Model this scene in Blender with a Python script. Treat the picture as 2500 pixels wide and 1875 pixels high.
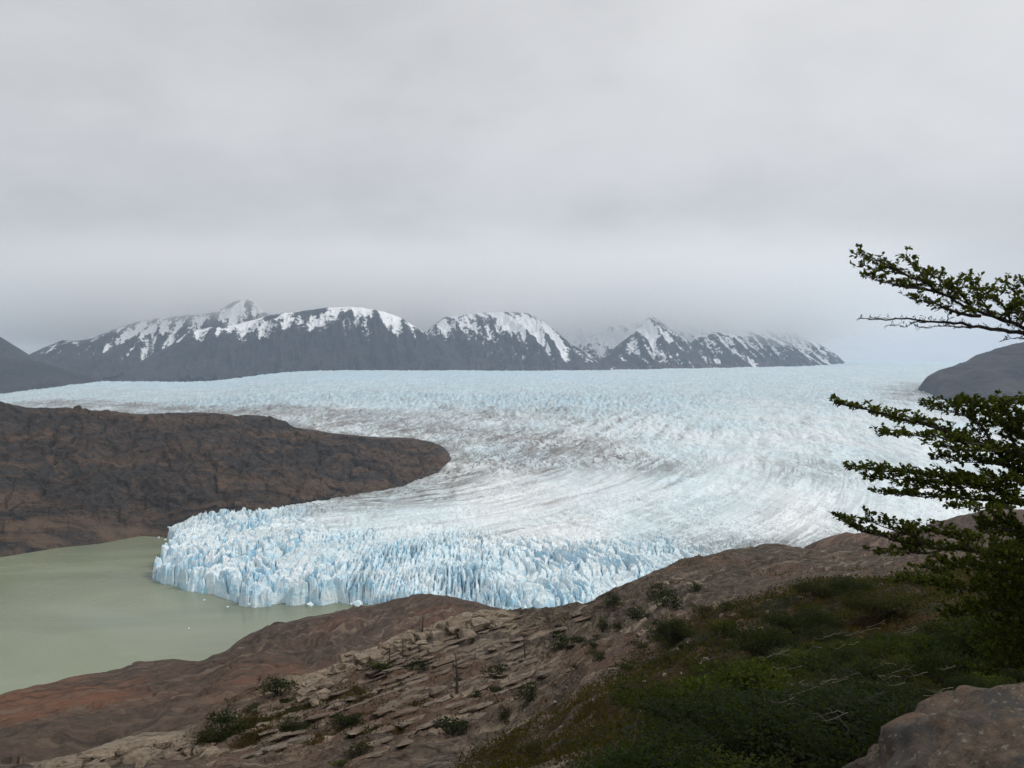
import bpy, bmesh, math, random
import numpy as np
from mathutils import Vector, Matrix, noise as mnoise

for o in list(bpy.data.objects):
    bpy.data.objects.remove(o)
S = bpy.context.scene
COL = S.collection
rng = np.random.default_rng(7)
random.seed(11)

# ------------------------------------------------------------------ camera
CAMZ = 260.0            # eye height above the lake, metres
F = 1888.0              # focal length in photo pixels (2500 wide)
PITCH = math.atan((937.5 - 888.0) / F)
CP, SP = math.cos(PITCH), math.sin(PITCH)
cam = bpy.data.cameras.new('camera')
cam.sensor_width = 36.0
cam.lens = 36.0 * F / 2500.0
cam.clip_start = 0.1
cam.clip_end = 120000.0
camo = bpy.data.objects.new('camera', cam)
camo.location = (0, 0, CAMZ)
camo.rotation_euler = (math.pi / 2 - PITCH, 0, 0)
COL.objects.link(camo)
S.camera = camo

# ------------------------------------------------------------------ world
SUN_AZ, SUN_EL = math.radians(98), math.radians(50)   # azimuth right of the view direction
SUND = Vector((math.sin(SUN_AZ) * math.cos(SUN_EL), math.cos(SUN_AZ) * math.cos(SUN_EL), math.sin(SUN_EL)))
W = bpy.data.worlds.new('World')
S.world = W
W.use_nodes = True


class NT:
    """small helper to write node trees"""
    def __init__(self, tree):
        self.t = tree
        self.t.nodes.clear()

    def n(self, kind, ins=None, **props):
        nd = self.t.nodes.new(kind)
        for k, v in props.items():
            setattr(nd, k, v)
        for k, v in (ins or {}).items():
            self.set(nd, k, v)
        return nd

    def set(self, nd, k, v):
        sock = nd.inputs[k]
        if isinstance(v, bpy.types.NodeSocket):
            self.t.links.new(v, sock)
        else:
            if hasattr(sock.default_value, '__len__') and not isinstance(v, (int, float)):
                v = tuple(v)
                if len(v) == 3 and len(sock.default_value) == 4:
                    v = v + (1.0,)
            sock.default_value = v

    def math(self, op, a, b=None, c=None, clamp=False):
        nd = self.t.nodes.new('ShaderNodeMath')
        nd.operation = op
        nd.use_clamp = clamp
        self.set(nd, 0, a)
        if b is not None:
            self.set(nd, 1, b)
        if c is not None:
            self.set(nd, 2, c)
        return nd.outputs[0]

    def vmath(self, op, a, b=None):
        nd = self.t.nodes.new('ShaderNodeVectorMath')
        nd.operation = op
        self.set(nd, 0, a)
        if b is not None:
            self.set(nd, 1, b)
        return nd.outputs['Value'] if op in ('DOT_PRODUCT', 'LENGTH') else nd.outputs[0]

    def mix(self, f, a, b, mode='MIX'):
        nd = self.t.nodes.new('ShaderNodeMix')
        nd.data_type = 'RGBA'
        nd.blend_type = mode
        self.set(nd, 0, f)
        self.set(nd, 6, a)
        self.set(nd, 7, b)
        return nd.outputs[2]

    def step(self, v, lo, hi, a=0.0, b=1.0):
        nd = self.t.nodes.new('ShaderNodeMapRange')
        nd.interpolation_type = 'SMOOTHSTEP'
        self.set(nd, 0, v)
        self.set(nd, 1, lo)
        self.set(nd, 2, hi)
        self.set(nd, 3, a)
        self.set(nd, 4, b)
        return nd.outputs[0]

    def noise(self, vec, scale, detail=4, rough=0.55, dist=0.0, dim='3D'):
        nd = self.t.nodes.new('ShaderNodeTexNoise')
        nd.noise_dimensions = dim
        self.set(nd, 'Vector', vec)
        self.set(nd, 'Scale', scale)
        self.set(nd, 'Detail', detail)
        self.set(nd, 'Roughness', rough)
        self.set(nd, 'Distortion', dist)
        return nd.outputs[0]

    def attr(self, name, out='Fac'):
        nd = self.t.nodes.new('ShaderNodeAttribute')
        nd.attribute_name = name
        return nd.outputs[out]

    def scale3(self, vec, s):
        return self.vmath('MULTIPLY', vec, s)


w = NT(W.node_tree)
sky = w.n('ShaderNodeTexSky', sky_type='NISHITA', sun_disc=False)
sky.sun_elevation = SUN_EL
sky.sun_rotation = SUN_AZ
sky.altitude = 300
tc = w.n('ShaderNodeTexCoord')
gen = tc.outputs['Generated']
sep = w.n('ShaderNodeSeparateXYZ', {0: gen})
zc = w.math('MAXIMUM', sep.outputs[2], 0.0)
den = w.math('ADD', zc, 0.30)
plane = w.n('ShaderNodeCombineXYZ', {0: w.math('DIVIDE', sep.outputs[0], den), 1: w.math('DIVIDE', sep.outputs[1], den), 2: 0.0}).outputs[0]
SKY_OFF = (10.2, 10.4, 2.22)
n1 = w.noise(w.vmath('ADD', plane, SKY_OFF), 1.05, 6, 0.52, 0.35)
n2 = w.noise(w.vmath('ADD', plane, (5.3, 1.7, 0)), 3.3, 6, 0.55, 0.2)
cl = w.math('ADD', w.math('MULTIPLY', n1, 0.68), w.math('MULTIPLY', n2, 0.32))
cl = w.step(cl, 0.32, 0.66)
cloudcol = w.mix(cl, (5.25, 5.25, 5.33), (6.75, 6.75, 6.83))
# broad brightening of the cloud deck on the side of the hidden sun
sd = w.math('MAXIMUM', w.vmath('DOT_PRODUCT', gen, tuple(SUND)), 0.0)
glow = w.math('POWER', sd, 1.6)
cloudcol = w.mix(w.math('MULTIPLY', glow, 0.80), cloudcol, (10.2, 10.05, 9.85))
cloudcol = w.vmath('SCALE', cloudcol)
w.set(cloudcol.node, 'Scale', w.math('ADD', 0.95, w.math('MULTIPLY', zc, 0.12)))
skyc = w.mix(0.93, sky.outputs[0], cloudcol)
bg = w.n('ShaderNodeBackground', {'Color': skyc, 'Strength': 0.1})
w.n('ShaderNodeOutputWorld', {'Surface': bg.outputs[0]})

# ------------------------------------------------------------------ sun
sun = bpy.data.lights.new('sun', 'SUN')
sun.energy = 1.5
sun.angle = math.radians(10)
sun.color = (1.0, 0.955, 0.89)
suno = bpy.data.objects.new('sun', sun)
suno.rotation_euler = SUND.to_track_quat('Z', 'Y').to_euler()
COL.objects.link(suno)

# ------------------------------------------------------------------ picture settings
S.render.engine = 'CYCLES'
S.view_settings.view_transform = 'Standard'
S.view_settings.look = 'None'
S.view_settings.exposure = 0.12
S.view_settings.gamma = 1.0
S.view_settings.use_curve_mapping = False
S.cycles.use_denoising = True
S.cycles.max_bounces = 8
S.cycles.diffuse_bounces = 2
S.cycles.glossy_bounces = 2
S.cycles.transmission_bounces = 2
S.cycles.volume_bounces = 7
S.cycles.transparent_max_bounces = 8
S.cycles.volume_max_steps = 128
S.cycles.use_adaptive_sampling = False


# ------------------------------------------------------------------ tagging
def tag(o, label=None, cat=None, group=None, kind=None):
    if label: o['label'] = label
    if cat: o['category'] = cat
    if group: o['group'] = group
    if kind: o['kind'] = kind
    return o


def empty(name, loc, label, cat, group=None):
    o = bpy.data.objects.new(name, None)
    o.location = loc
    o.empty_display_size = 0.2
    COL.objects.link(o)
    return tag(o, label, cat, group)


def mesh_np(name, V, Fc, mat, smooth=True, attrs=None, parent=None):
    """mesh from numpy vertices (N,3) and faces (M,3|4)"""
    V = np.ascontiguousarray(V, np.float32)
    Fc = np.ascontiguousarray(Fc, np.int32)
    me = bpy.data.meshes.new(name)
    k = Fc.shape[1]
    me.vertices.add(len(V))
    me.vertices.foreach_set('co', V.ravel())
    me.loops.add(Fc.size)
    me.loops.foreach_set('vertex_index', Fc.ravel())
    me.polygons.add(len(Fc))
    me.polygons.foreach_set('loop_start', np.arange(0, Fc.size, k, dtype=np.int32))
    me.polygons.foreach_set('loop_total', np.full(len(Fc), k, np.int32))
    me.polygons.foreach_set('use_smooth', np.full(len(Fc), smooth, bool))
    me.update(calc_edges=True)
    for an, av in (attrs or {}).items():
        av = np.asarray(av, np.float32)
        if av.ndim == 1:
            a = me.attributes.new(an, 'FLOAT', 'POINT')
            a.data.foreach_set('value', av)
        else:
            a = me.attributes.new(an, 'FLOAT_VECTOR', 'POINT')
            a.data.foreach_set('vector', av.ravel())
    me.materials.append(mat)
    o = bpy.data.objects.new(name, me)
    COL.objects.link(o)
    if parent is not None:
        o.parent = parent
    return o


def grid_faces(nr, nc):
    i = np.arange(nr * nc, dtype=np.int32).reshape(nr, nc)
    return np.stack([i[:-1, :-1], i[:-1, 1:], i[1:, 1:], i[1:, :-1]], -1).reshape(-1, 4)


# ------------------------------------------------------------------ pixel <-> place
def dz_of_v(v):
    """height change per metre of forward distance along the ray of photo row v"""
    cy = (937.5 - np.asarray(v, float)) / F
    return (cy * CP - SP) / (CP + cy * SP)


def z_at(v, y):
    return CAMZ + np.asarray(y, float) * dz_of_v(v)


def x_at(u, y, z):
    return (np.asarray(u, float) - 1250.0) / F * (y * CP + (CAMZ - z) * SP)


def P(u, v, y):
    z = float(z_at(v, y))
    return Vector((float(x_at(u, y, z)), float(y), z))


def proj(x, y, z):
    dep = y * CP + (CAMZ - z) * SP
    up = y * SP - (CAMZ - z) * CP
    return 1250 + F * x / dep, 937.5 - F * up / dep


# ------------------------------------------------------------------ noise (numpy)
_perm = np.tile(rng.permutation(256), 2).astype(np.int64)
_ga = rng.uniform(0, 2 * np.pi, 256)
_gx, _gy = np.cos(_ga), np.sin(_ga)


def pn(x, y):
    xi = np.floor(x).astype(np.int64); yi = np.floor(y).astype(np.int64)
    xf = x - xi; yf = y - yi
    xi &= 255; yi &= 255
    x1 = (xi + 1) & 255; y1 = (yi + 1) & 255
    h00 = _perm[_perm[xi] + yi]; h10 = _perm[_perm[x1] + yi]
    h01 = _perm[_perm[xi] + y1]; h11 = _perm[_perm[x1] + y1]
    u = xf * xf * xf * (xf * (xf * 6 - 15) + 10)
    v = yf * yf * yf * (yf * (yf * 6 - 15) + 10)
    a = _gx[h00] * xf + _gy[h00] * yf
    b = _gx[h10] * (xf - 1) + _gy[h10] * yf
    c = _gx[h01] * xf + _gy[h01] * (yf - 1)
    d = _gx[h11] * (xf - 1) + _gy[h11] * (yf - 1)
    return (a + u * (b - a) + v * (c - a + u * (a - b - c + d))) * 1.5


def fbm(x, y, octv=4, lac=2.03, gain=0.5, ridged=False):
    s = 0.0; amp = 1.0; tot = 0.0
    for k in range(octv):
        n = pn(x + 17.3 * k, y - 9.1 * k)
        if ridged:
            n = 1 - 2 * np.abs(n)
        s = s + amp * n
        tot += amp
        amp *= gain
        x = x * lac; y = y * lac
    return s / tot


_h1 = rng.random(65536); _h2 = rng.random(65536); _h3 = rng.random(65536)


def worley(x, y, jit=0.9):
    """F1, F2, id of the nearest cell and the offset from its centre"""
    xi = np.floor(x).astype(np.int64); yi = np.floor(y).astype(np.int64)
    f1 = np.full(x.shape, 9.0); f2 = np.full(x.shape, 9.0)
    cid = np.zeros(x.shape, np.int64)
    ox = np.zeros(x.shape); oy = np.zeros(x.shape)
    for dx in (-1, 0, 1):
        for dy in (-1, 0, 1):
            cx = xi + dx; cy = yi + dy
            h = (cx * 7919 + cy * 104729 + (cx * cy) * 31) & 65535
            px = cx + 0.5 + jit * (_h1[h] - 0.5); py = cy + 0.5 + jit * (_h2[h] - 0.5)
            ddx = x - px; ddy = y - py
            d = np.sqrt(ddx * ddx + ddy * ddy)
            near = d < f1
            f2 = np.where(near, f1, np.minimum(f2, d))
            f1 = np.where(near, d, f1)
            cid = np.where(near, h, cid)
            ox = np.where(near, ddx, ox); oy = np.where(near, ddy, oy)
    return f1, f2, cid, ox, oy


def sstep(x, lo, hi):
    t = np.clip((x - lo) / (hi - lo), 0, 1)
    return t * t * (3 - 2 * t)


def interp(u, pts, k):
    a = np.array(pts, float)
    return np.interp(u, a[:, 0], a[:, k])


def smooth1(a, n):
    if n < 2:
        return a
    ker = np.hanning(n + 2)[1:-1]
    ker /= ker.sum()
    return np.convolve(np.pad(a, (n, n), 'edge'), ker, 'same')[n:-n]


def loft(U, curves, rows, smooth=3):
    """curves: each a list of (u, v, y) or (u, None, y, z).  Returns Y, Z, X grids (rows, cols)."""
    ys, zs = [], []
    for c in curves:
        a = []
        for p in c:
            if len(p) == 4:
                a.append((p[0], p[2], p[3]))
            else:
                a.append((p[0], p[2], float(z_at(p[1], p[2]))))
        ys.append(smooth1(interp(U, a, 1), smooth)); zs.append(smooth1(interp(U, a, 2), smooth))
    ys = np.array(ys); zs = np.array(zs)
    K = len(ys)
    d = np.diff(zs, axis=0) / np.maximum(np.diff(ys, axis=0), 1e-3)
    m = np.zeros_like(zs)
    m[0] = d[0]; m[-1] = d[-1]
    for k in range(1, K - 1):
        m[k] = np.where(d[k - 1] * d[k] > 0, 2 * d[k - 1] * d[k] / np.where(d[k - 1] + d[k] == 0, 1, d[k - 1] + d[k]), 0.0)
    Y, Z = [], []
    for k in range(K - 1):
        n = rows[k]
        t = np.linspace(0, 1, n, endpoint=(k == K - 2))[:, None]
        if rows[k] > 3:
            ratio = ys[k + 1] / np.maximum(ys[k], 0.1)
            yy = ys[k] * ratio ** t if np.all(ratio < 60) else ys[k] + t * (ys[k + 1] - ys[k])
        else:
            yy = ys[k] + t * (ys[k + 1] - ys[k])
        h = np.maximum(ys[k + 1] - ys[k], 1e-3)
        s = np.clip((yy - ys[k]) / h, 0, 1)
        zz = ((1 + 2 * s) * (1 - s) ** 2 * zs[k] + s * (1 - s) ** 2 * h * m[k]
              + s * s * (3 - 2 * s) * zs[k + 1] + s * s * (s - 1) * h * m[k + 1])
        Y.append(yy); Z.append(zz)
    Y = np.concatenate(Y); Z = np.concatenate(Z)
    X = x_at(U[None, :], Y, Z)
    return X, Y, Z


def grid_obj(name, X, Y, Z, mat, attrs=None, smooth=True):
    V = np.stack([X, Y, Z], -1).reshape(-1, 3)
    at = {k: (v.reshape(-1) if v.ndim == 2 else v.reshape(-1, 3)) for k, v in (attrs or {}).items()}
    return mesh_np(name, V, grid_faces(*X.shape), mat, smooth, at)


# ------------------------------------------------------------------ materials
def new_mat(name):
    m = bpy.data.materials.new(name)
    m.use_nodes = True
    return m, NT(m.node_tree)


def finish(nt, col, rough=0.8, bump=None, bstr=0.5, bdist=1.0, spec=0.3, **kw):
    ins = {'Base Color': col, 'Roughness': rough, 'Specular IOR Level': spec}
    ins.update(kw)
    b = nt.n('ShaderNodeBsdfPrincipled', ins)
    if bump is not None:
        bn = nt.n('ShaderNodeBump', {'Height': bump, 'Strength': bstr, 'Distance': bdist})
        nt.set(b, 'Normal', bn.outputs[0])
    nt.n('ShaderNodeOutputMaterial', {'Surface': b.outputs[0]})
    return b


def wpos(nt):
    return nt.n('ShaderNodeNewGeometry').outputs['Position']


def mat_ice():
    m, t = new_mat('glacier_ice')
    pos = wpos(t)
    dirt = t.attr('dirt'); blue = t.attr('blue'); flow = t.attr('flow', 'Vector')
    nz = t.n('ShaderNodeNewGeometry').outputs['Normal']
    nzz = t.n('ShaderNodeSeparateXYZ', {0: nz}).outputs[2]
    tint = t.noise(t.scale3(pos, (1 / 260, 1 / 500, 1 / 60)), 1.0, 4, 0.55)
    white = t.mix(t.step(tint, 0.35, 0.68), (0.825, 0.87, 0.885), (0.66, 0.805, 0.86))
    fbnd = t.noise(t.scale3(flow, (1 / 900, 1 / 70, 1)), 1.0, 4, 0.6)
    white = t.mix(t.math('MULTIPLY', t.step(fbnd, 0.44, 0.62), 0.40), white, (0.55, 0.66, 0.70))
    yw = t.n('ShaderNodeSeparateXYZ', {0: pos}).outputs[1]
    white = t.mix(t.math('MULTIPLY', t.step(yw, 1500, 4200), 0.62), white, (0.43, 0.575, 0.635))  # far ice coloured darker and bluer, standing in for cloud shade
    # fresh fracture faces show the blue of dense ice, weathered tops are white
    face = t.step(nzz, 0.66, 0.22)
    patch = t.noise(t.scale3(pos, (1 / 22, 1 / 22, 1 / 14)), 1.0, 3, 0.6)
    bl = t.math('MULTIPLY', face, t.step(patch, 0.28, 0.66, 0.28, 1.0))
    bl = t.math('MAXIMUM', bl, t.math('MULTIPLY', blue, t.step(patch, 0.2, 0.7, 0.35, 1.0)))
    bl = t.math('MINIMUM', bl, 1.0)
    deep = t.mix(t.step(patch, 0.35, 0.7), (0.56, 0.76, 0.87), (0.32, 0.61, 0.79))
    c = t.mix(t.math('MULTIPLY', bl, 0.9), white, deep)
    # grit: seams drawn out along the flow and a net of dirty crevasses, coarser up-glacier
    yy = t.n('ShaderNodeSeparateXYZ', {0: pos}).outputs[1]
    fa = t.step(yy, 1150, 1700); fb = t.step(yy, 2300, 3300)

    def line(vec, sc, wid, det=4, dis=1.0):
        q_ = t.noise(t.scale3(vec, sc), 1.0, det, 0.6, dis)
        return t.step(t.math('ABSOLUTE', t.math('SUBTRACT', q_, 0.5)), wid, wid * 0.25)
    seam = t.math('MAXIMUM', line(flow, (1 / 110, 1 / 15, 1), 0.040), line(flow, (1 / 650, 1 / 42, 1), 0.055, 3, 0.4))
    crk = line(pos, (1 / 10, 1 / 34, 1 / 14), 0.045)
    crk = t.mix(fa, crk, line(pos, (1 / 22, 1 / 105, 1 / 30), 0.050))
    crk = t.mix(fb, crk, line(pos, (1 / 40, 1 / 330, 1 / 40), 0.050))
    pat = t.noise(t.scale3(pos, (1 / 95, 1 / 210, 1 / 95)), 1.0, 4, 0.6)
    seam = t.math('MULTIPLY', seam, t.step(pat, 0.36, 0.60))
    crk = t.math('MULTIPLY', crk, t.step(pat, 0.66, 0.42, 0.25, 1.0))
    grit = t.math('MAXIMUM', seam, crk)
    top = t.step(nzz, 0.25, 0.75)
    d1 = t.math('MULTIPLY', t.math('MULTIPLY', grit, top), t.step(dirt, 0.0, 0.75, 0.30, 1.0))
    film = t.math('MULTIPLY', dirt, t.step(t.noise(t.scale3(pos, (1 / 30, 1 / 120, 1 / 30)), 1.0, 5, 0.65), 0.32, 0.66, 0.25, 1.0))
    c = t.mix(t.math('MULTIPLY', film, 0.95), c, (0.225, 0.22, 0.21))
    c = t.mix(t.math('MULTIPLY', d1, 0.9), c, (0.11, 0.10, 0.09))
    b1 = t.noise(t.scale3(pos, (1 / 5, 1 / 8, 1 / 3.5)), 1.0, 5, 0.6)
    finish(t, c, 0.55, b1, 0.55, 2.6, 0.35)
    return m


def mat_water():
    m, t = new_mat('glacial_lake_water')
    pos = wpos(t)
    a = t.noise(t.scale3(pos, (1 / 420, 1 / 170, 1)), 1.0, 5, 0.6, 1.5)
    c = t.mix(t.step(a, 0.32, 0.68), (0.165, 0.190, 0.132), (0.215, 0.240, 0.160))
    wind = t.noise(t.scale3(pos, (1 / 240, 1 / 110, 1)), 1.0, 4, 0.6, 0.8)
    b = t.noise(t.scale3(pos, (1 / 4.0, 1 / 2.2, 1)), 1.0, 4, 0.65)
    b = t.math('MULTIPLY', b, t.step(wind, 0.35, 0.65, 0.25, 1.0))
    finish(t, c, t.step(wind, 0.35, 0.65, 0.16, 0.34), b, 0.6, 0.22, 0.5, IOR=1.33)
    return m


def mat_headland():
    m, t = new_mat('headland_rock')
    pos = wpos(t)
    warp = t.noise(t.scale3(pos, (1 / 130,) * 3), 1.0, 3, 0.5)
    sz = t.n('ShaderNodeSeparateXYZ', {0: pos})
    strat = t.math('ADD', t.math('MULTIPLY', sz.outputs[2], 1 / 14), t.math('MULTIPLY', warp, 7.0))
    strat = t.math('ADD', strat, t.math('MULTIPLY', sz.outputs[0], 0.010))
    sv = t.n('ShaderNodeCombineXYZ', {0: t.math('MULTIPLY', sz.outputs[0], 1 / 260), 1: t.math('MULTIPLY', sz.outputs[1], 1 / 260), 2: strat}).outputs[0]
    bands = t.noise(sv, 1.0, 5, 0.65)
    big = t.noise(t.scale3(pos, (1 / 170, 1 / 200, 1 / 90)), 1.0, 4, 0.6)
    fine = t.noise(t.scale3(pos, (1 / 12,) * 3), 1.0, 6, 0.7)
    grey = t.mix(t.step(fine, 0.3, 0.7), (0.016, 0.0155, 0.0165), (0.046, 0.041, 0.040))  # greys set extra dark so the colour carries the cloud shadow here
    rust = t.mix(t.step(fine, 0.3, 0.7), (0.032, 0.023, 0.018), (0.130, 0.084, 0.058))
    c = t.mix(t.math('MULTIPLY', t.step(bands, 0.40, 0.58), t.step(big, 0.28, 0.54)), grey, rust)
    low = t.step(sz.outputs[2], 120, 25)
    c = t.mix(t.math('MULTIPLY', t.math('MULTIPLY', low, t.step(bands, 0.5, 0.7)), 0.75), c, (0.135, 0.094, 0.064))
    c = t.mix(t.math('MULTIPLY', t.step(t.math('ABSOLUTE', t.math('SUBTRACT', fine, 0.5)), 0.018, 0.004), 0.35), c, (0.14, 0.12, 0.10))
    h = t.math('ADD', t.math('MULTIPLY', bands, 1.0), t.math('MULTIPLY', fine, 0.6))
    finish(t, c, 0.85, h, 1.0, 14.0, 0.2)
    return m


def mat_mountain():
    m, t = new_mat('mountain_rock_and_snow')
    pos = wpos(t)
    sn = t.attr('snow')
    f = t.noise(t.scale3(pos, (1 / 48, 1 / 90, 1 / 34)), 1.0, 6, 0.75, 0.8)
    k = t.math('ADD', sn, t.math('MULTIPLY', t.math('SUBTRACT', f, 0.5), 2.6))
    snow = t.step(k, 0.40, 0.62)
    r = t.noise(t.scale3(pos, (1 / 210, 1 / 260, 1 / 120)), 1.0, 6, 0.65)
    rock = t.mix(t.step(r, 0.3, 0.7), (0.014, 0.016, 0.020), (0.040, 0.039, 0.041))
    low = t.attr('rust')
    rock = t.mix(t.math('MULTIPLY', low, t.step(r, 0.42, 0.6)), rock, (0.13, 0.075, 0.060))
    c = t.mix(snow, rock, (0.80, 0.82, 0.84))
    finish(t, c, 0.85, f, 0.6, 25.0, 0.15)
    return m


def mat_rock(name, dark, mid, red, pale, scale=1.0, veg=True, strata=True, redlo=0.46, crk=0.25, bst=0.8):
    m, t = new_mat(name)
    pos = wpos(t)
    s = scale
    sep_ = t.n('ShaderNodeSeparateXYZ', {0: pos})
    # bedding: beds strike away to the right
    wv = t.noise(t.scale3(pos, (1 / (14 * s),) * 3), 1.0, 3, 0.5)
    sc = t.math('ADD', t.math('MULTIPLY', sep_.outputs[0], 0.72), t.math('MULTIPLY', sep_.outputs[1], -0.69))
    sc = t.math('ADD', sc, t.math('MULTIPLY', sep_.outputs[2], 1.6))
    sc = t.math('ADD', sc, t.math('MULTIPLY', wv, 3.0 * s))
    along = t.math('ADD', t.math('MULTIPLY', sep_.outputs[0], 0.69), t.math('MULTIPLY', sep_.outputs[1], 0.72))
    sv = t.n('ShaderNodeCombineXYZ', {0: t.math('MULTIPLY', sc, 1 / (1.5 * s)), 1: t.math('MULTIPLY', along, 1 / (55 * s)), 2: 0.0}).outputs[0]
    bed = t.noise(sv, 1.0, 5, 0.65)
    big = t.noise(t.scale3(pos, (1 / (26 * s),) * 3), 1.0, 4, 0.6, 0.4)
    fine = t.noise(t.scale3(pos, (1 / (1.3 * s),) * 3), 1.0, 7, 0.72)
    fin2 = t.noise(t.scale3(pos, (1 / (5 * s),) * 3), 1.0, 5, 0.65, 0.5)
    c = t.mix(t.step(fine, 0.28, 0.72), dark, mid)
    c = t.mix(t.math('MULTIPLY', t.step(big, redlo, redlo + 0.17), t.step(fin2, 0.30, 0.62)), c, red)
    if strata:
        c = t.mix(t.math('MULTIPLY', t.step(bed, 0.46, 0.36), 0.6), c, tuple(0.6 * p_ for p_ in dark))
        c = t.mix(t.math('MULTIPLY', t.step(bed, 0.53, 0.64), 0.85), c, tuple(0.5 * (p_ + q_) for p_, q_ in zip(mid, pale)))
    pl = t.attr('pale')
    c = t.mix(t.math('MULTIPLY', pl, t.step(fin2, 0.34, 0.58)), c, pale)
    fl = t.math('MULTIPLY', t.step(fine, 0.60, 0.70), t.step(fin2, 0.45, 0.6))
    c = t.mix(t.math('MULTIPLY', fl, 0.5), c, pale)
    crack = t.n('ShaderNodeTexVoronoi', {'Vector': t.vmath('ADD', t.scale3(pos, (1 / (2.6 * s),) * 3), t.scale3(t.n('ShaderNodeTexNoise', {'Vector': pos, 'Scale': 0.5 / s}).outputs['Color'], (0.9,) * 3)), 'Scale': 1.0}, feature='DISTANCE_TO_EDGE').outputs[0]
    ck = t.step(crack, 0.0, 0.06)
    if veg:
        vg = t.attr('veg')
        vn = t.noise(t.scale3(pos, (1 / (3.2 * s),) * 3), 1.0, 6, 0.68, 0.3)
        k = t.math('ADD', vg, t.math('MULTIPLY', t.math('SUBTRACT', vn, 0.5), 2.0))
        vm = t.step(k, 0.48, 0.62)
        v2 = t.noise(t.scale3(pos, (1 / (0.7 * s),) * 3), 1.0, 5, 0.7)
        v3 = t.noise(t.scale3(pos, (1 / (9 * s),) * 3), 1.0, 3, 0.6)
        vcol = t.mix(t.step(v2, 0.3, 0.7), (0.011, 0.008, 0.003), (0.062, 0.036, 0.010))
        vgre = t.mix(t.step(v2, 0.3, 0.7), (0.006, 0.007, 0.002), (0.026, 0.028, 0.007))
        vcol = t.mix(t.step(v3, 0.46, 0.60), vcol, vgre)
        c = t.mix(vm, c, vcol)
    h = t.math('ADD', t.math('MULTIPLY', fine, 0.55), t.math('MULTIPLY', fin2, 0.9))
    h = t.math('ADD', h, t.math('MULTIPLY', bed, 0.7))
    h = t.math('ADD', h, t.math('MULTIPLY', ck, crk))
    finish(t, c, 0.9, h, bst, 1.1 * s, 0.15)
    return m


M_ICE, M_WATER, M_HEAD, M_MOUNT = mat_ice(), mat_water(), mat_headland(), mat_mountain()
M_HILL = mat_rock('hillside_rock', (0.033, 0.027, 0.021), (0.124, 0.098, 0.076), (0.105, 0.066, 0.046), (0.31, 0.255, 0.19))
M_SLAB = mat_rock('red_slab_rock', (0.048, 0.037, 0.030), (0.108, 0.078, 0.059), (0.152, 0.076, 0.048), (0.19, 0.145, 0.11), 2.0, veg=False, redlo=0.44, crk=0.05, bst=0.75)
M_DOME = mat_rock('brown_dome_rock', (0.046, 0.035, 0.029), (0.104, 0.076, 0.060), (0.125, 0.070, 0.050), (0.24, 0.185, 0.14), 1.7, veg=False, redlo=0.50, crk=0.0, bst=0.7)

# ------------------------------------------------------------------ large structure
# ground sheet to the horizon, under everything
ang = np.linspace(0, 2 * np.pi, 97)[:-1]
V = np.concatenate([[[0, 0, -40]], np.stack([24000 * np.sin(ang), 24000 * np.cos(ang), np.full(96, -40)], -1)])
fc = np.array([[0, 1 + (i + 1) % 96, 1 + i] for i in range(96)])
m_, t_ = new_mat('valley_floor'); finish(t_, t_.mix(t_.step(t_.noise(wpos(t_), 0.002, 5, 0.6), 0.3, 0.7), (0.07, 0.065, 0.06), (0.13, 0.12, 0.11)))
tag(mesh_np('ground', V, fc, m_), kind='structure')

# lake
gx = np.linspace(-4200, 1500, 58); gy = np.linspace(120, 4200, 42)
GX, GY = np.meshgrid(gx, gy)
tag(grid_obj('lake', GX, GY, np.zeros_like(GX), M_WATER), kind='structure')

# --- glacier
ICE_EDGE = [(-420, 995, 3900), (-200, 978, 4100), (0, 960, 4400), (60, 953, 4600), (110, 947, 4800), (180, 938, 5100), (250, 931, 5400), (450, 930, 5800),
            (500, 929, 5900), (560, 924, 6050), (630, 915, 6300), (700, 908, 6600), (800, 903, 6900), (1000, 903, 7200), (1250, 904, 7350), (1450, 903, 7500),
            (1700, 898, 7900), (1950, 893, 8500), (2070, 889, 9300), (2200, 888, 9800), (2500, 888, 9800), (2920, 888, 9800)]
HEAD_SHORE = [(-602, 1188), (-431, 1152), (-366, 1198), (-289, 1251), (-202, 1345), (-138, 1528), (-132, 1671), (-176, 1886),
              (-262, 2012), (-383, 2038), (-493, 2137), (-766, 2530), (-1137, 2778), (-2130, 3220)]
FLOW = [(2600, 9000), (2050, 6500), (1500, 4600), (1000, 3500), (694, 2911), (490, 2300), (336, 1815), (230, 1520), (105, 1320), (-10, 1180), (-143, 1083), (-357, 1037), (-560, 1010), (-1200, 960)]
FRONT = [(378, 1418, 0), (400, 1424, 0), (445, 1436, 0), (480, 1447, 0), (517, 1452, 0), (571, 1468, 0), (605, 1479, 0), (636, 1481, 0), (680, 1476, 0), (723, 1477, 0), (752, 1472, 0), (785, 1477, 0),
         (815, 1470, 0), (842, 1472, 0), (897, 1475, 0), (1000, 1492, 0), (1120, 1520, 0)]


def lake_pt(u, v):
    y = -CAMZ / float(dz_of_v(v))
    return (float(x_at(u, y, 0.0)), y)


poly = [lake_pt(u, v) for u, v, _ in FRONT]
poly += [(150, 560), (2600, 420), (9000, 9000), (3000, 14000), (-4500, 9000), (-3600, 3400), (-1300, 2200), (-600, 1330)]
poly += [lake_pt(u, v) for u, v in ((372, 1285), (374, 1300), (382, 1308), (398, 1310), (418, 1316), (428, 1326), (424, 1340), (414, 1348), (409, 1360), (392, 1382), (382, 1402))]
poly = np.array(poly)


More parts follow.
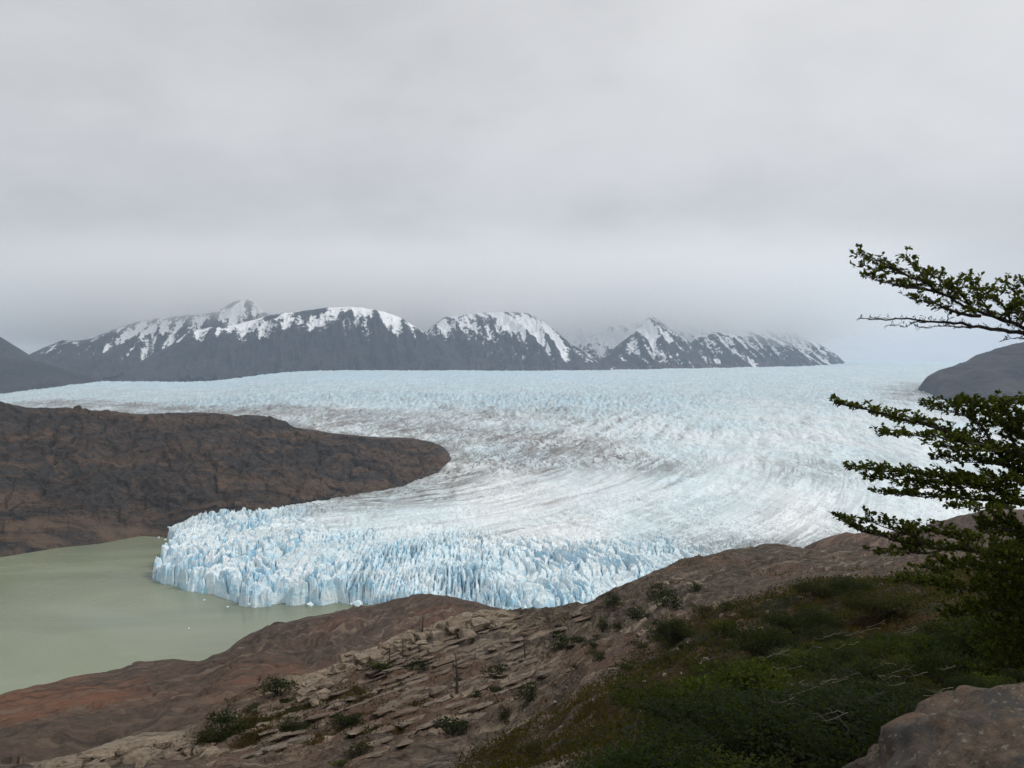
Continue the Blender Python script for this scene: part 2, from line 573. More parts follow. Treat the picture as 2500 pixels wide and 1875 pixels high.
def seg_dist(x, y, pts, closed=False, chunk=True):
    """distance to polyline, arclength of nearest point and signed side"""
    best = np.full(x.shape, 1e12); sarc = np.zeros(x.shape); side = np.zeros(x.shape)
    acc = 0.0
    n = len(pts)
    for i in range(n if closed else n - 1):
        ax, ay = pts[i]; bx, by = pts[(i + 1) % n]
        dx, dy = bx - ax, by - ay
        L = math.hypot(dx, dy)
        t = np.clip(((x - ax) * dx + (y - ay) * dy) / (L * L), 0, 1)
        d2 = (x - ax - t * dx) ** 2 + (y - ay - t * dy) ** 2
        m = d2 < best
        best = np.where(m, d2, best)
        sarc = np.where(m, acc + t * L, sarc)
        side = np.where(m, np.sign((x - ax) * dy - (y - ay) * dx), side)
        acc += L
    return np.sqrt(best), sarc, side


def inside(x, y, pts):
    c = np.zeros(x.shape, bool)
    n = len(pts)
    for i in range(n):
        ax, ay = pts[i]; bx, by = pts[(i + 1) % n]
        if ay == by:
            continue
        m = ((ay > y) != (by > y)) & (x < (bx - ax) * (y - ay) / (by - ay) + ax)
        c ^= m
    return c


def ice_base(u, y):
    yf = np.interp(u, [p[0] for p in ICE_EDGE], [p[2] for p in ICE_EDGE])
    vf = np.interp(u, [p[0] for p in ICE_EDGE], [p[1] for p in ICE_EDGE])
    zf = z_at(vf, yf)
    t = np.clip((y - 800) / (yf - 800), -0.1, 1.0)
    z = 27 + (zf - 27) * t
    # near side of the tongue slopes down to the rock shore
    z = z - 16 * sstep(y, 860, 620) * sstep(u, 1000, 1300)
    # behind the brow the surface falls away
    return z - np.maximum(y - yf, 0) * 0.12


NC, NR = 1140, 560
U = np.linspace(-330, 2860, NC)
q = np.linspace(0, 1, NR)
inv = 1 / 560.0 + (1 / 9300.0 - 1 / 560.0) * q        # even steps in apparent height
Yg = np.repeat((1 / inv)[:, None], NC, 1)
Yg = np.concatenate([Yg, np.full((1, NC), 10600.0), np.full((1, NC), 12500.0)])
Ug = np.repeat(U[None, :], Yg.shape[0], 0)
Zb = ice_base(Ug, Yg)
Xg = x_at(Ug, Yg, Zb)
x, y = Xg, Yg
d_head, _, _ = seg_dist(x, y, HEAD_SHORE)
_a = np.array(FLOW, float); _t = np.linspace(0, len(FLOW) - 1, 70)
FLOWS = np.stack([smooth1(np.interp(_t, range(len(FLOW)), _a[:, k]), 9) for k in (0, 1)], -1)
d_flow, s_flow, side_flow = seg_dist(x, y, FLOWS)
nflow = d_flow * side_flow
wob = 5 * fbm(x / 23, y / 23, 3)
d_front, _, _ = seg_dist(x + wob, y + 4 * fbm(x / 17 + 5, y / 17, 3), poly, True)
ins = inside(x + wob, y + 4 * fbm(x / 17 + 5, y / 17, 3), poly)
sdf = np.where(ins, d_front, -d_front)

# weights of the broken zones
wav = 60 * fbm(x / 160, y / 200, 3)
w_front = sstep(y + wav, 1090, 900) * sstep(Ug, 2100, 1500)
w_front = np.maximum(w_front, sstep(d_front + 0.4 * wav, 260, 120) * sstep(y, 1500, 1250))
w_front = np.maximum(w_front, 0.75 * sstep(d_head + 0.5 * wav, 130, 50) * sstep(y, 1290, 1180) * sstep(Ug, 900, 700))
b0 = 3500 + 350 * fbm(x / 900, y / 900, 3)
w_band = np.exp(-((y - b0) / 700) ** 2) * sstep(Ug, 200, 600) * sstep(Ug, 1900, 1500)
w_mid = sstep(y, 1500, 2200)
# seracs near the front: tilted blocks parted by crevasses
wx = x + 22 * fbm(x / 75, y / 75, 3); wy = y + 28 * fbm(x / 85 + 9, y / 85, 3)
lat = sstep(Ug, 820, 1250)
szv = 1 + 0.35 * fbm(x / 160 + 50, y / 160, 2)
sx = 9.6 + 3.4 * (1 - lat); syl = 18 + 22 * lat
shear = 0.22 * lat
f1, f2, cid, ox, oy = worley((wx + shear * wy) / sx, wy / syl)
vary = 0.35 + 1.0 * sstep(fbm(x / 70 + 13, y / 90, 3), -0.35, 0.35)
edge = np.clip((f2 - f1) / 0.20, 0, 1)
blk = (_h3[cid] - 0.5) * 6.5 + ((_h1[cid] - 0.5) * ox * 15 + (_h2[cid] - 0.5) * oy * 15)
ser = vary * (blk - 8.0 * (1 - edge) + 1.2 - 2.5 * f1)
blkid = _h2[(cid * 7 + 3) & 65535]
f1, f2, cid2, ox, oy = worley(wx / 4.2 + 31, wy / 6.5)
e2 = np.clip((f2 - f1) / 0.35, 0, 1)
ser2 = (_h3[cid2] - 0.5) * 3.6 + ((_h1[cid2] - 0.5) * ox * 8 + (_h2[cid2] - 0.5) * oy * 8) - 2.0 * (1 - e2)
hum = 6 * fbm(x / 90, y / 120, 3)
z_ser = ser + 0.6 * ser2 * (0.4 + 0.7 * vary) + 1.3 * hum
# smoother ice with flow ridges and thin crevasses
z_mid = 4.0 * fbm(nflow / 46, s_flow / 420, 4, ridged=True) + 3.5 * fbm(x / 140, y / 220, 3) + 1.5 * fbm(x / 14, y / 30, 3)
cr = fbm(s_flow / 17, nflow / 85, 3, ridged=True)
z_mid = z_mid - 3.6 * sstep(cr, 0.30, 0.75) * sstep(fbm(x / 210 + 3, y / 260, 3), -0.25, 0.25)
# far, strongly crevassed ice: close-packed fins
f1, f2, cid3, ox, oy = worley((x + 20 * fbm(x / 90, y / 120, 2)) / 24, y / 95)
e3 = np.clip((f2 - f1) / 0.4, 0, 1)
z_far = (_h3[cid3] - 0.5) * 9 * e3 - 9 * (1 - e3)
z_far = z_far + 3.5 * fbm(x / 13, y / 30, 3)
amp_far = w_mid * (0.50 + 0.95 * w_band)
Z = Zb + w_front * z_ser + (1 - w_front) * z_mid * (1 - 0.5 * w_mid) + amp_far * z_far
Z = Z + 9 * fbm(x / 520, y / 900, 3) * sstep(y, 1300, 2200) * sstep(y, 8800, 5500)
# calving cliff
f1c, f2c, cidc, _, _ = worley(wx / 6.5 + 77, wy / 9.0)
sdf = sdf + np.where(sdf < 40, (blkid - 0.5) * 8.0 + (_h1[cidc] - 0.5) * 1.6, 0)
wid = 2.4 + 16.0 * np.clip(_h3[(cid * 3 + 1) & 65535] - 0.5, 0, 1) + 1.5 * fbm(x / 9, y / 9, 2)
Z = np.where(sdf < 30, Z + (_h1[(cid * 5 + 2) & 65535] - 0.6) * 7 * sstep(sdf, 30, 8), Z)
cliff = 0.14 * sstep(sdf, -3.5, -1.0) + 0.86 * np.clip((sdf + 1.0) / (wid + 1.0), 0, 1) ** 0.75
headp = HEAD_SHORE + [(-3500, 3300), (-3500, 1000), (-700, 1150)]
Z = np.where(inside(x, y, headp), Z - np.minimum(d_head * 0.9, 70), Z)
Z = Z - 8.5 * sstep(sdf, 75, 0) * sstep(y, 1500, 1300)
tap = 1 - 0.72 * sstep(Ug, 480, 372) * sstep(y, 1070, 1130) * sstep(y, 1500, 1400)
Z = -9 + (Z * tap + 9) * cliff
# colour carriers (grit, blue ice, flow coordinates); far grit and blue also paint cloud shade
dirt = 0.95 * np.exp(-np.maximum(d_head - 10, 0) / 120)
dirt = np.maximum(dirt, 0.80 * np.exp(-((d_head - 250) / 260) ** 2) * sstep(y, 1350, 1650))
dirt = np.maximum(dirt, 0.52 * np.exp(-((y - 2750 - 0.35 * x) / 520) ** 2) * sstep(Ug, 1650, 1250))
dirt = np.maximum(dirt, 0.60 * np.exp(-((Ug - 1380) / 230) ** 2 - ((y - 1900) / 420) ** 2))
rgt = np.exp(-((y - 930) / 110) ** 2) * sstep(Ug, 1500, 1750)          # grit seams on the near right side
dirt = np.maximum(dirt, 0.85 * rgt)
u0, v0 = 2010, 1140
dirt = np.maximum(dirt, 0.38 * np.exp(-((Ug - 2010) / 190) ** 2 - ((y - 1560) / 260) ** 2))
dirt = np.maximum(dirt, 0.75 * np.exp(-((Ug - 2230) / 110) ** 2 - ((y - 4300) / 1100) ** 2))
tipn = float(seg_dist(np.array([-130.0]), np.array([1650.0]), FLOWS)[2][0])
wv = 14 * fbm(s_flow / 420, nflow / 300, 3)
for off, wd_, am in ((330, 12, .95), (270, 9, .8), (215, 10, .9), (150, 7, .6), (95, 8, .7), (40, 6, .5), (-30, 7, .5), (-120, 9, .45), (-240, 9, .4), (-380, 12, .5)):
    g_ = np.exp(-((nflow * tipn - off - wv) / (wd_ * (1 + y / 2500))) ** 2)
    brk = sstep(fbm(s_flow / 160 + off, nflow / 60, 3), -0.30, 0.15)
    dirt = np.maximum(dirt, 0.72 * am * g_ * brk * sstep(y, 3600, 2600) * sstep(sdf, 40, 200))
dirt = np.minimum(dirt * (0.70 + 0.65 * sstep(fbm(x / 130, y / 240, 4), -0.35, 0.3)), 1)
dirt = np.maximum(dirt, 0.12 + 0.10 * fbm(x / 180, y / 300, 3) + 0.10 * sstep(y, 2200, 3600))
dirt = dirt * (1 - 0.85 * w_front)
dirt[-60:] *= np.linspace(1, 0.4, 60)[:, None]
blue = w_front * (1 - edge) * 0.75
pool = sstep(fbm(x / 130 + 40, y / 420, 4), 0.05, 0.45)
blue = np.maximum(blue, amp_far * (1 - e3) * 0.85 * (0.35 + w_band))
blue = np.maximum(blue, 0.60 * pool * w_band)
blue = np.maximum(blue, 0.85 * sstep(y, 3800, 5600) * (0.4 + 0.6 * sstep(fbm(x / 700, y / 1500, 3), -0.3, 0.3)) * sstep(Ug, 1900, 1200))
blue = np.maximum(blue, 0.75 * pool * np.exp(-((Ug - 1680) / 190) ** 2 - ((y - 2900) / 500) ** 2))
blue = np.maximum(blue, 0.55 * np.exp(-((x - 20) / 110) ** 2 - ((y - 1780) / 170) ** 2))
blue = np.maximum(blue, 0.7 * sstep(sdf, 22, 6))
flow = np.stack([s_flow, nflow, np.zeros_like(nflow)], -1)
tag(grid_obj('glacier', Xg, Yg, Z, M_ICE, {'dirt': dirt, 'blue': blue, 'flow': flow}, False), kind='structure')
_sm = np.repeat(Yg[:-1, 0] > 1350, NC - 1)
bpy.data.objects['glacier'].data.polygons.foreach_set('use_smooth', _sm)

# distant ice cap on the right
Ui = np.linspace(1950, 2950, 260)
X, Y, Zi = loft(Ui, [[(1950, None, 9800, 170), (2950, None, 9800, 170)], [(1950, 889, 11000), (2300, 887.5, 11000), (2950, 887, 11000)],
                     [(1950, 881.5, 15000), (2090, 879.5, 15000), (2180, 881, 15000), (2350, 882.5, 15000), (2950, 883, 15000)],
                     [(1950, None, 19000, 0), (2950, None, 19000, 0)]], [12, 50, 10])
Zi = Zi + 9 * fbm(X / 160, Y / 300, 4)
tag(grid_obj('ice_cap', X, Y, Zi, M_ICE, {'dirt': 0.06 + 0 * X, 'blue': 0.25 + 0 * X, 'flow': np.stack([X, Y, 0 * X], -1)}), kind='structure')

# --- headland in the lake arm
HC = [(-420, 950, 1400), (-200, 968, 1460), (0, 984, 1500), (65, 997, 1520), (163, 998, 1550), (233, 1002, 1560), (240, 1005, 1562), (336, 1014, 1600), (350, 1014, 1602), (477, 1008, 1700),
      (597, 1015, 1750), (640, 1019, 1765), (678, 1026, 1780), (722, 1047, 1765), (814, 1060, 1760), (895, 1070, 1780), (1004, 1074, 1820), (1050, 1082, 1810), (1080, 1094, 1770), (1100, 1117, 1700), (1114, 1140, 1670)]
HS = [(-420, 960), (0, 1035), (146, 1090), (244, 1115), (347, 1165), (460, 1145), (543, 1145), (674, 1190), (814, 1243), (966, 1335), (1040, 1430), (1080, 1510), (1114, 1630)]
Uh = np.linspace(-420, 1114, 520)
ys = np.interp(Uh, [p[0] for p in HS], [p[1] for p in HS])
yc = np.interp(Uh, [p[0] for p in HC], [p[2] for p in HC]); zcr = z_at(np.interp(Uh, [p[0] for p in HC], [p[1] for p in HC]), yc)


def C4(u, y, z):
    return [(a, None, b, c) for a, b, c in zip(u, y, z)]


X, Y, Zh = loft(Uh, [C4(Uh, ys - 12, 0 * ys - 15), C4(Uh, ys, 0 * ys + 4), C4(Uh, ys + 0.30 * (yc - ys), 0.46 * zcr), C4(Uh, ys + 0.66 * (yc - ys), 0.79 * zcr + 4), C4(Uh, yc, zcr),
                     C4(Uh, yc + 250, zcr * 0.6), C4(Uh, yc + 700, 0 * zcr - 20)], [4, 70, 60, 50, 16, 10], 5)
T = np.clip((Y - ys) / (yc - ys), 0, 2)
mask = sstep(T, 0.0, 0.12) * (1 - 0.85 * sstep(T, 0.8, 1.0)) * sstep(Uh, 1114, 1030)[None, :]
big = fbm(X / 130, Y / 170, 4, ridged=True)
terr = Zh / 16 + 1.6 * fbm(X / 120, Y / 120, 3) + X / 190
tfr = terr - np.floor(terr)
ledge = sstep(tfr, 0.0, 0.45) - tfr
f1h, f2h, cidh, _, _ = worley(X / 34 + 0.6 * fbm(X / 40, Y / 40, 2), Y / 70)
hcr = (_h1[cidh] - 0.5) * 9 - 7 * np.clip(1 - (f2h - f1h) / 0.10, 0, 1)
Zh = Zh + mask * (17 * (big - 0.35) + 14.0 * ledge * (0.5 + 0.9 * sstep(fbm(X / 90 + 7, Y / 90, 3), -0.3, 0.3)) + 5.5 * fbm(X / 24, Y / 34, 4, ridged=True) + hcr)
gul = np.exp(-((X + 0.1 * (Y - 1300) + 575) / 14) ** 2) + np.exp(-((X + 0.12 * (Y - 1300) + 830) / 12) ** 2) + np.exp(-((X - 0.28 * (Y - 1560) + 292) / 9) ** 2)
Zh = Zh - 7 * gul * sstep(T, 0.1, 0.3)
Zh = Zh + 1.3 * fbm(X / 18, Y / 18, 3) * sstep(T, 0.7, 1.0)
tag(grid_obj('headland', X, Y, Zh, M_HEAD), kind='structure')

# --- mountains
def mountain(name, crest, yc_, base_drop, snowline, soft=120, front=1700, n=None, rust=0.0, streak=1.0, seed=0, amp=1.0, zbase=60, cap=0.46):
    u0, u1 = crest[0][0], crest[-1][0]
    n = n or int((u1 - u0) / 2.0) + 60
    Um = np.linspace(u0, u1, n)
    vc = np.interp(Um, [p[0] for p in crest], [p[1] for p in crest])
    vc = smooth1(vc, 5)
    yy = yc_ + 160 * fbm(Um / 170 + seed, 0 * Um + seed, 2)
    zt = z_at(vc, yy)
    f_ = front
    X, Y, Zm = loft(Um, [C4(Um, yy - f_, 0 * yy + zbase), C4(Um, yy - 0.72 * f_, zbase + 0.20 * (zt - zbase)), C4(Um, yy - 0.30 * f_, zbase + 0.70 * (zt - zbase)), C4(Um, yy, zt), C4(Um, yy + 0.8 * f_, 0 * yy - 20)], [24, 50, 46, 14], 3)
    T = np.clip((Y - (yy - f_)) / f_, 0, 2)
    keep = 1 - 0.92 * sstep(T, 0.70, 0.98)
    rel = np.clip((zt - zbase) / 500, 0.1, 1.4)[None, :]
    gl = fbm((X + 0.22 * (Y - yc_)) / 230 + seed, Y / 900 + seed, 5, ridged=True)
    Zm = Zm + amp * rel * keep * (105 * (gl - 0.25) + 34 * fbm(X / 75 + seed, Y / 130, 4, ridged=True))
    st = fbm(X / 95 + seed + 0.25 * Y / 95, Y / 430, 4) * 1.1 + 1.5 * (0.3 - gl) + 0.6 * fbm(X / 55 + 0.4 * Y / 55, Y / 60 + seed, 4)
    sn = 0.5 + np.minimum((Zm - snowline) / (2 * soft), cap) + st * streak
    sn = np.where(Zm < snowline - 1.1 * soft, -2, sn)
    ru = rust * sstep(Zm, 330, 120)
    return tag(grid_obj(name, X, Y, Zm, M_MOUNT, {'snow': sn, 'rust': ru + 0 * X}), kind='structure')


mountain('mountain', [(30, 925), (50, 882), (73, 865), (110, 848), (153, 831), (190, 833), (226, 827), (250, 816), (271, 806), (305, 796), (339, 785), (390, 778), (441, 772), (490, 769), (531, 762), (550, 750),
                      (568, 739), (593, 732), (612, 736), (627, 745), (645, 762), (665, 774), (720, 800), (800, 850), (860, 920)], 9700, 0, 520, 230, 1900, seed=1.3, cap=0.22)
mountain('mountain', [(230, 945), (300, 905), (339, 886), (380, 862), (418, 842), (445, 822), (469, 809), (510, 800), (565, 795), (610, 784), (650, 772), (700, 765), (763, 758), (800, 752), (847, 749), (880, 750), (904, 755), (940, 762),
                      (972, 773), (995, 786), (1017, 801), (1045, 814), (1073, 830), (1100, 850), (1130, 872), (1175, 897), (1230, 930)], 8500, 0, 610, 110, 1500, seed=4.1, streak=0.95, cap=0.22)
mountain('mountain', [(960, 930), (1010, 850), (1040, 812), (1060, 795), (1085, 776), (1141, 768), (1226, 762), (1290, 766), (1328, 787), (1345, 800), (1362, 813), (1396, 841), (1425, 858), (1452, 872), (1497, 900), (1540, 930)], 9300, 0, 500, 210, 1700, rust=0.5, seed=8.7, cap=0.55)
mountain('mountain', [(1300, 925), (1340, 840), (1373, 813), (1410, 797), (1452, 782), (1509, 760), (1588, 758), (1650, 752), (1690, 746), (1740, 760), (1791, 782), (1840, 800), (1876, 815), (1930, 860), (1980, 925)], 11300, 0, 300, 220, 2200, seed=12.2, streak=0.75, zbase=100, cap=0.75)
mountain('mountain', [(1440, 930), (1469, 880), (1500, 850), (1537, 821), (1560, 797), (1588, 772), (1603, 780), (1622, 793), (1650, 813), (1678, 830), (1705, 853), (1735, 878), (1775, 930)], 9400, 0, 400, 240, 1500, rust=0.9, seed=15.0, streak=1.1)
mountain('mountain', [(1640, 925), (1670, 850), (1695, 824), (1725, 815), (1752, 812), (1791, 819), (1815, 832), (1836, 845), (1860, 858), (1882, 872), (1904, 893), (1930, 925)], 9700, 0, 350, 240, 1400, rust=0.9, seed=19.6, streak=1.1)
mountain('mountain', [(1760, 925), (1800, 815), (1836, 808), (1870, 818), (1904, 832), (1940, 849), (1972, 866), (2011, 892), (2040, 920)], 10300, 0, 350, 240, 1500, seed=23.1, rust=0.4)
mountain('mountain', [(1830, 925), (1870, 808), (1904, 803), (1935, 812), (1960, 824), (1990, 836), (2017, 850), (2035, 861), (2045, 869), (2068, 890), (2085, 915)], 11700, 0, 330, 230, 1600, seed=27.4)
mountain('hill', [(-420, 790), (-200, 800), (-60, 808), (0, 822), (34, 843), (68, 864), (100, 890), (140, 925), (200, 990)], 7000, 0, 5000, 100, 1300, seed=31.0, amp=0.4, zbase=0)
mountain('hill', [(-420, 850), (-150, 860), (0, 869), (34, 874), (96, 883), (130, 893), (169, 906), (226, 920), (270, 931), (350, 945), (450, 990)], 6000, 0, 5000, 100, 900, seed=34.0, amp=0.3, zbase=0)
# dark hill at the right edge
RC = [(2235, 955, 4300), (2255, 927, 4150), (2265, 916, 4100), (2303, 900, 4100), (2330, 891, 4100), (2357, 881, 4100), (2398, 862, 4100), (2438, 851, 4100), (2500, 835, 4100), (2700, 790, 4100), (2950, 760, 4100)]
Ur = np.linspace(2235, 2950, 260)
yc = np.interp(Ur, [p[0] for p in RC], [p[2] for p in RC]); zt = z_at(np.interp(Ur, [p[0] for p in RC], [p[1] for p in RC]), yc)
yb = np.interp(Ur, [2235, 2265, 2292, 2330, 2427, 2500, 2950], [4250, 4000, 3560, 3450, 3340, 3300, 3100])
X, Y, Zr = loft(Ur, [C4(Ur, yb - 60, 0 * yb + 60), C4(Ur, yb, 0 * yb + 105), C4(Ur, yb + 0.5 * (yc - yb), 105 + 0.62 * (zt - 105)), C4(Ur, yc, zt), C4(Ur, yc + 900, 0 * yc)], [6, 50, 40, 12], 3)
Zr = Zr + 14 * fbm(X / 150, Y / 200, 5, ridged=True) * sstep(Ur, 2240, 2300)[None, :] - 6
tag(grid_obj('hill', X, Y, Zr, M_MOUNT, {'snow': -3 + 0 * X, 'rust': 0.12 + 0 * X}), kind='structure')

# ------------------------------------------------------------------ near hillside
Uf = np.linspace(-320, 2820, 900)
c_e = [(-320, 1950, 45), (1000, 1905, 45), (1115, 1868, 45), (1224, 1798, 47), (1303, 1743, 50), (1375, 1700, 52), (1430, 1637, 54), (1477, 1613, 55), (1582, 1570, 62), (1750, 1505, 62), (2000, 1440, 62), (2500, 1385, 62), (2820, 1350, 62)]
c_v = [(-320, 1885, 62), (0, 1878, 66), (1000, 1872, 67), (1115, 1872, 68), (1224, 1812, 74), (1303, 1754, 78), (1375, 1706, 82), (1430, 1646, 84), (1477, 1620, 86), (1582, 1568, 90), (1750, 1490, 92), (2000, 1425, 95), (2820, 1340, 95)]
c_c = [(-320, 1930, 66.5), (-60, 1885, 68), (61, 1873, 71), (163, 1849, 75), (224, 1832, 78), (338, 1808, 82), (443, 1796, 87), (488, 1763, 92), (529, 1729, 95), (610, 1692, 100), (712, 1655, 105), (735, 1659, 106), (808, 1627, 112), (852, 1594, 115), (925, 1579, 119), (960, 1560, 121),
       (1039, 1541, 125), (1080, 1522, 127), (1147, 1503, 132), (1188, 1493, 135), (1229, 1498, 136), (1259, 1506, 138), (1321, 1491, 140), (1394, 1482, 140), (1448, 1470, 143), (1484, 1449, 145), (1509, 1434, 148), (1578, 1404, 160),
       (1653, 1379, 172), (1716, 1363, 182), (1780, 1344, 192), (1827, 1342, 198), (1875, 1331, 203), (1906, 1332, 205), (1950, 1343, 205), (2010, 1352, 205), (2100, 1345, 205), (2300, 1322, 205), (2820, 1285, 205)]
uc = np.array([p[0] for p in c_c], float)
yv = np.interp(uc, [p[0] for p in c_v], [p[2] for p in c_v]); vv_ = np.interp(uc, [p[0] for p in c_v], [p[1] for p in c_v])
c_m = []
for (u_, v_, y_), y0_, v0_ in zip(c_c, yv, vv_):
    y1_ = y0_ + 0.5 * (y_ - y0_)
    z0_, z1_ = float(z_at(v0_, y0_)), float(z_at(v_, y_))
    c_m.append((u_, None, y1_, 0.5 * (z0_ + z1_) - 0.6))
c_b = [(p[0], None, p[2] + 45, float(z_at(p[1], p[2])) - 34) for p in c_c]
X, Y, Zf = loft(Uf, [
    [(-320, None, 1.2, 257.6), (2820, None, 1.2, 258.1)],
    [(-320, None, 8, 254.9), (1000, None, 8, 255.1), (1500, None, 8, 255.6), (2000, None, 8, 255.9), (2500, None, 8, 256.2), (2820, None, 8, 256.6)],
    [(-320, None, 25, 244.5), (1000, None, 25, 245.5), (1300, None, 25, 246.6), (1600, None, 25, 248.9), (2000, None, 25, 250.6), (2500, None, 25, 251.6), (2820, None, 25, 252.2)],
    c_e, c_v, c_m, c_c, c_b, [(-320, None, 330, 90), (2820, None, 380, 100)], [(-320, None, 520, -25), (2820, None, 620, -25)]],
    [22, 50, 66, 46, 70, 70, 14, 8, 5], 7)
Xf, Yf, Z0 = X, Y, Zf.copy()
ycr = np.interp(Uf, uc, [p[2] for p in c_c])[None, :]
yev = np.interp(Uf, [p[0] for p in c_e], [p[2] for p in c_e])[None, :]
near = sstep(Y, 3, 30)
crest_soft = 1 - 0.6 * np.exp(-((Y - ycr) / 6.0) ** 2)
UU = np.repeat(Uf[None, :], X.shape[0], 0)
# bedding ledges
warp = 3.2 * fbm(X / 16, Y / 16, 3)
sco = 0.72 * X - 0.69 * Y + 1.2 * Zf + warp
lw = sstep(Y, 66, 78) * sstep(ycr - Y, -2, 6)
per = 5.5
ph = sco / per + 0.5 * fbm(X / 30, Y / 30, 2)
fr = ph - np.floor(ph)
lid = (np.floor(ph).astype(np.int64) * 7 + 13) & 65535
terr = sstep(1 - fr, 0.0, 0.22) * (1 - sstep(1 - fr, 0.22, 1.0)) 
saw = np.where(fr > 0.80, (1 - fr) / 0.20, fr / 0.80) 
lamp = (0.35 + 1.3 * _h1[lid]) * sstep(fbm(X / 19 + 4, Y / 19, 3), -0.35, 0.15)
Zf = Zf + lw * lamp * 2.0 * (saw - 0.5) * sstep(UU, 2000, 1500)
ph2 = sco / 1.35 + 0.4 * fbm(X / 9, Y / 9, 2)
fr2 = ph2 - np.floor(ph2)
Zf = Zf + lw * 0.70 * (np.where(fr2 > 0.75, (1 - fr2) / 0.25, fr2 / 0.75) - 0.5) * sstep(fbm(X / 12 + 8, Y / 12, 3), -0.2, 0.2) * sstep(UU, 1900, 1300)
# lumps, hollows, broken rock
Zf = Zf + near * crest_soft * (1.9 * fbm(X / 17, Y / 17, 4) + 0.45 * fbm(X / 4.2, Y / 4.2, 4, ridged=True) - 0.1)
f1, f2, cid, ox, oy = worley(X / 1.7 + 0.3 * fbm(X / 2, Y / 2, 2), Y / 1.9)
rub = (np.clip(0.55 - f1, 0, 1) * 1.3) * (_h3[cid] > 0.45)
rubm = sstep(fbm(X / 13 + 21, Y / 13, 3), -0.05, 0.3)
Zf = Zf + near * crest_soft * rub * rubm * 0.55
Zf = Zf + sstep(Y, 1, 8) * 0.10 * fbm(X / 0.9, Y / 0.9, 4)
# overhang gully below the stratified wall
_, Vp = proj(X, Y, Zf)
veg = 0.17 + 0.16 * fbm(X / 22 + 60, Y / 22, 3)
veg = veg + 0.40 * sstep(Y - yev, 8, -4) * sstep(UU, 900, 1250) - 0.22 * np.exp(-((Y - yev) / 7) ** 2) * sstep(UU, 1700, 1500)
veg = veg + 0.14 * sstep(Y, 45, 25) * sstep(UU, 1300, 1600)
veg = veg + 0.16 * sstep(UU, 1350, 1900) * sstep(ycr - Y, 8, 50)
veg = veg + 0.42 * sstep(fr, 0.50, 0.72) * lw * sstep(fbm(X / 24 + 2, Y / 24, 3), -0.15, 0.25) * sstep(UU, 1700, 1200)
veg = veg - 0.25 * sstep(ycr - Y, 14, 2) * sstep(Y, 80, 100)
vegL = np.exp(-((UU - 640) / 170) ** 2 - ((Vp - 1745 + 0.32 * (UU - 640)) / 28) ** 2)
veg = veg + 0.30 * vegL
pal = 0.85 * sstep(ycr - Y, 15, 5) * sstep(UU, 640, 760) * sstep(UU, 1275, 1240)
pal = np.maximum(pal, 0.8 * sstep(fr, 0.86, 0.97) * lw * sstep(UU, 1500, 1250))
pal = np.maximum(pal, 0.75 * sstep(ycr - Y, 14, 3) * sstep(UU, 40, 120) * sstep(UU, 520, 430))
tag(grid_obj('hillside', X, Y, Zf, M_HILL, {'veg': veg, 'pale': pal}), kind='structure')
HV = Vp


def ground_at(u, v, ymin=2.0):
    """first point of the hillside seen at photo pixel (u, v)"""
    j = int(np.clip(round((u - Uf[0]) / (Uf[1] - Uf[0])), 0, len(Uf) - 1))
    col = HV[:, j]; yy = Yf[:, j]
    run = np.minimum.accumulate(np.where(yy < ymin, 9999, col))
    k = np.argmax(run <= v)
    k = max(k, 1)
    a, b = col[k - 1], col[k]
    t = 0 if a == b else np.clip((v - a) / (b - a), 0, 1)
    zz = Zf[k - 1, j] + t * (Zf[k, j] - Zf[k - 1, j]); y_ = yy[k - 1] + t * (yy[k] - yy[k - 1])
    return Vector((float(x_at(u, y_, zz)), float(y_), float(zz)))


def hill_z(x_, y_):
    j = int(np.clip(round((1250 + F * x_ / max(y_, .5) - Uf[0]) / (Uf[1] - Uf[0])), 0, len(Uf) - 1))
    return float(np.interp(y_, Yf[:, j], Zf[:, j]))


# red slab below on the left
Us = np.linspace(-320, 860, 360)
SC = [(-320, 1775, 150), (-100, 1725, 158), (0, 1702, 165), (33, 1690, 168), (134, 1666, 175), (203, 1647, 182), (240, 1644, 184), (293, 1635, 190), (315, 1625, 192), (338, 1617, 194), (360, 1618, 195), (427, 1610, 198), (484, 1616, 200), (560, 1606, 198), (652, 1596, 195), (725, 1611, 192), (775, 1626, 188), (860, 1660, 180)]
X, Y, Z = loft(Us, [[(-320, None, 60, 205), (0, None, 70, 205), (484, None, 80, 196), (860, None, 95, 192)],
                    [(-320, 1930, 90), (0, 1868, 95), (300, 1808, 108), (484, 1765, 114), (650, 1690, 130), (860, 1672, 140)],
                    [(-320, 1850, 118), (0, 1782, 126), (300, 1716, 145), (484, 1684, 155), (650, 1640, 160), (860, 1668, 158)],
                    SC, [(p[0], None, p[2] + 60, float(z_at(p[1], p[2])) - 45) for p in SC],
                    [(-320, None, 420, -25), (860, None, 420, -25)]], [10, 54, 60, 14, 8], 7)
yc_s = np.interp(Us, [p[0] for p in SC], [p[2] for p in SC])[None, :]
sco = 0.60 * X - 0.8 * Y + 0.8 * Z + 6 * fbm(X / 30, Y / 30, 3)
fr = sco / 13.0 - np.floor(sco / 13.0)
Z = Z + (1 - 0.7 * np.exp(-((Y - yc_s) / 10) ** 2)) * (0.9 * sstep(fbm(X / 40, Y / 40, 2), -0.2, 0.3) * (np.where(fr > 0.90, (1 - fr) / 0.10, fr / 0.90) - 0.5) + 2.4 * fbm(X / 26, Y / 34, 4) + 0.9 * fbm(X / 7, Y / 10, 4, ridged=True))
f1, f2, cid, _, _ = worley(X / 9 + 0.5 * fbm(X / 12, Y / 12, 2), Y / 16)
Z = Z - 0.7 * np.clip(1 - (f2 - f1) / 0.08, 0, 1) * (_h1[cid] > 0.8)
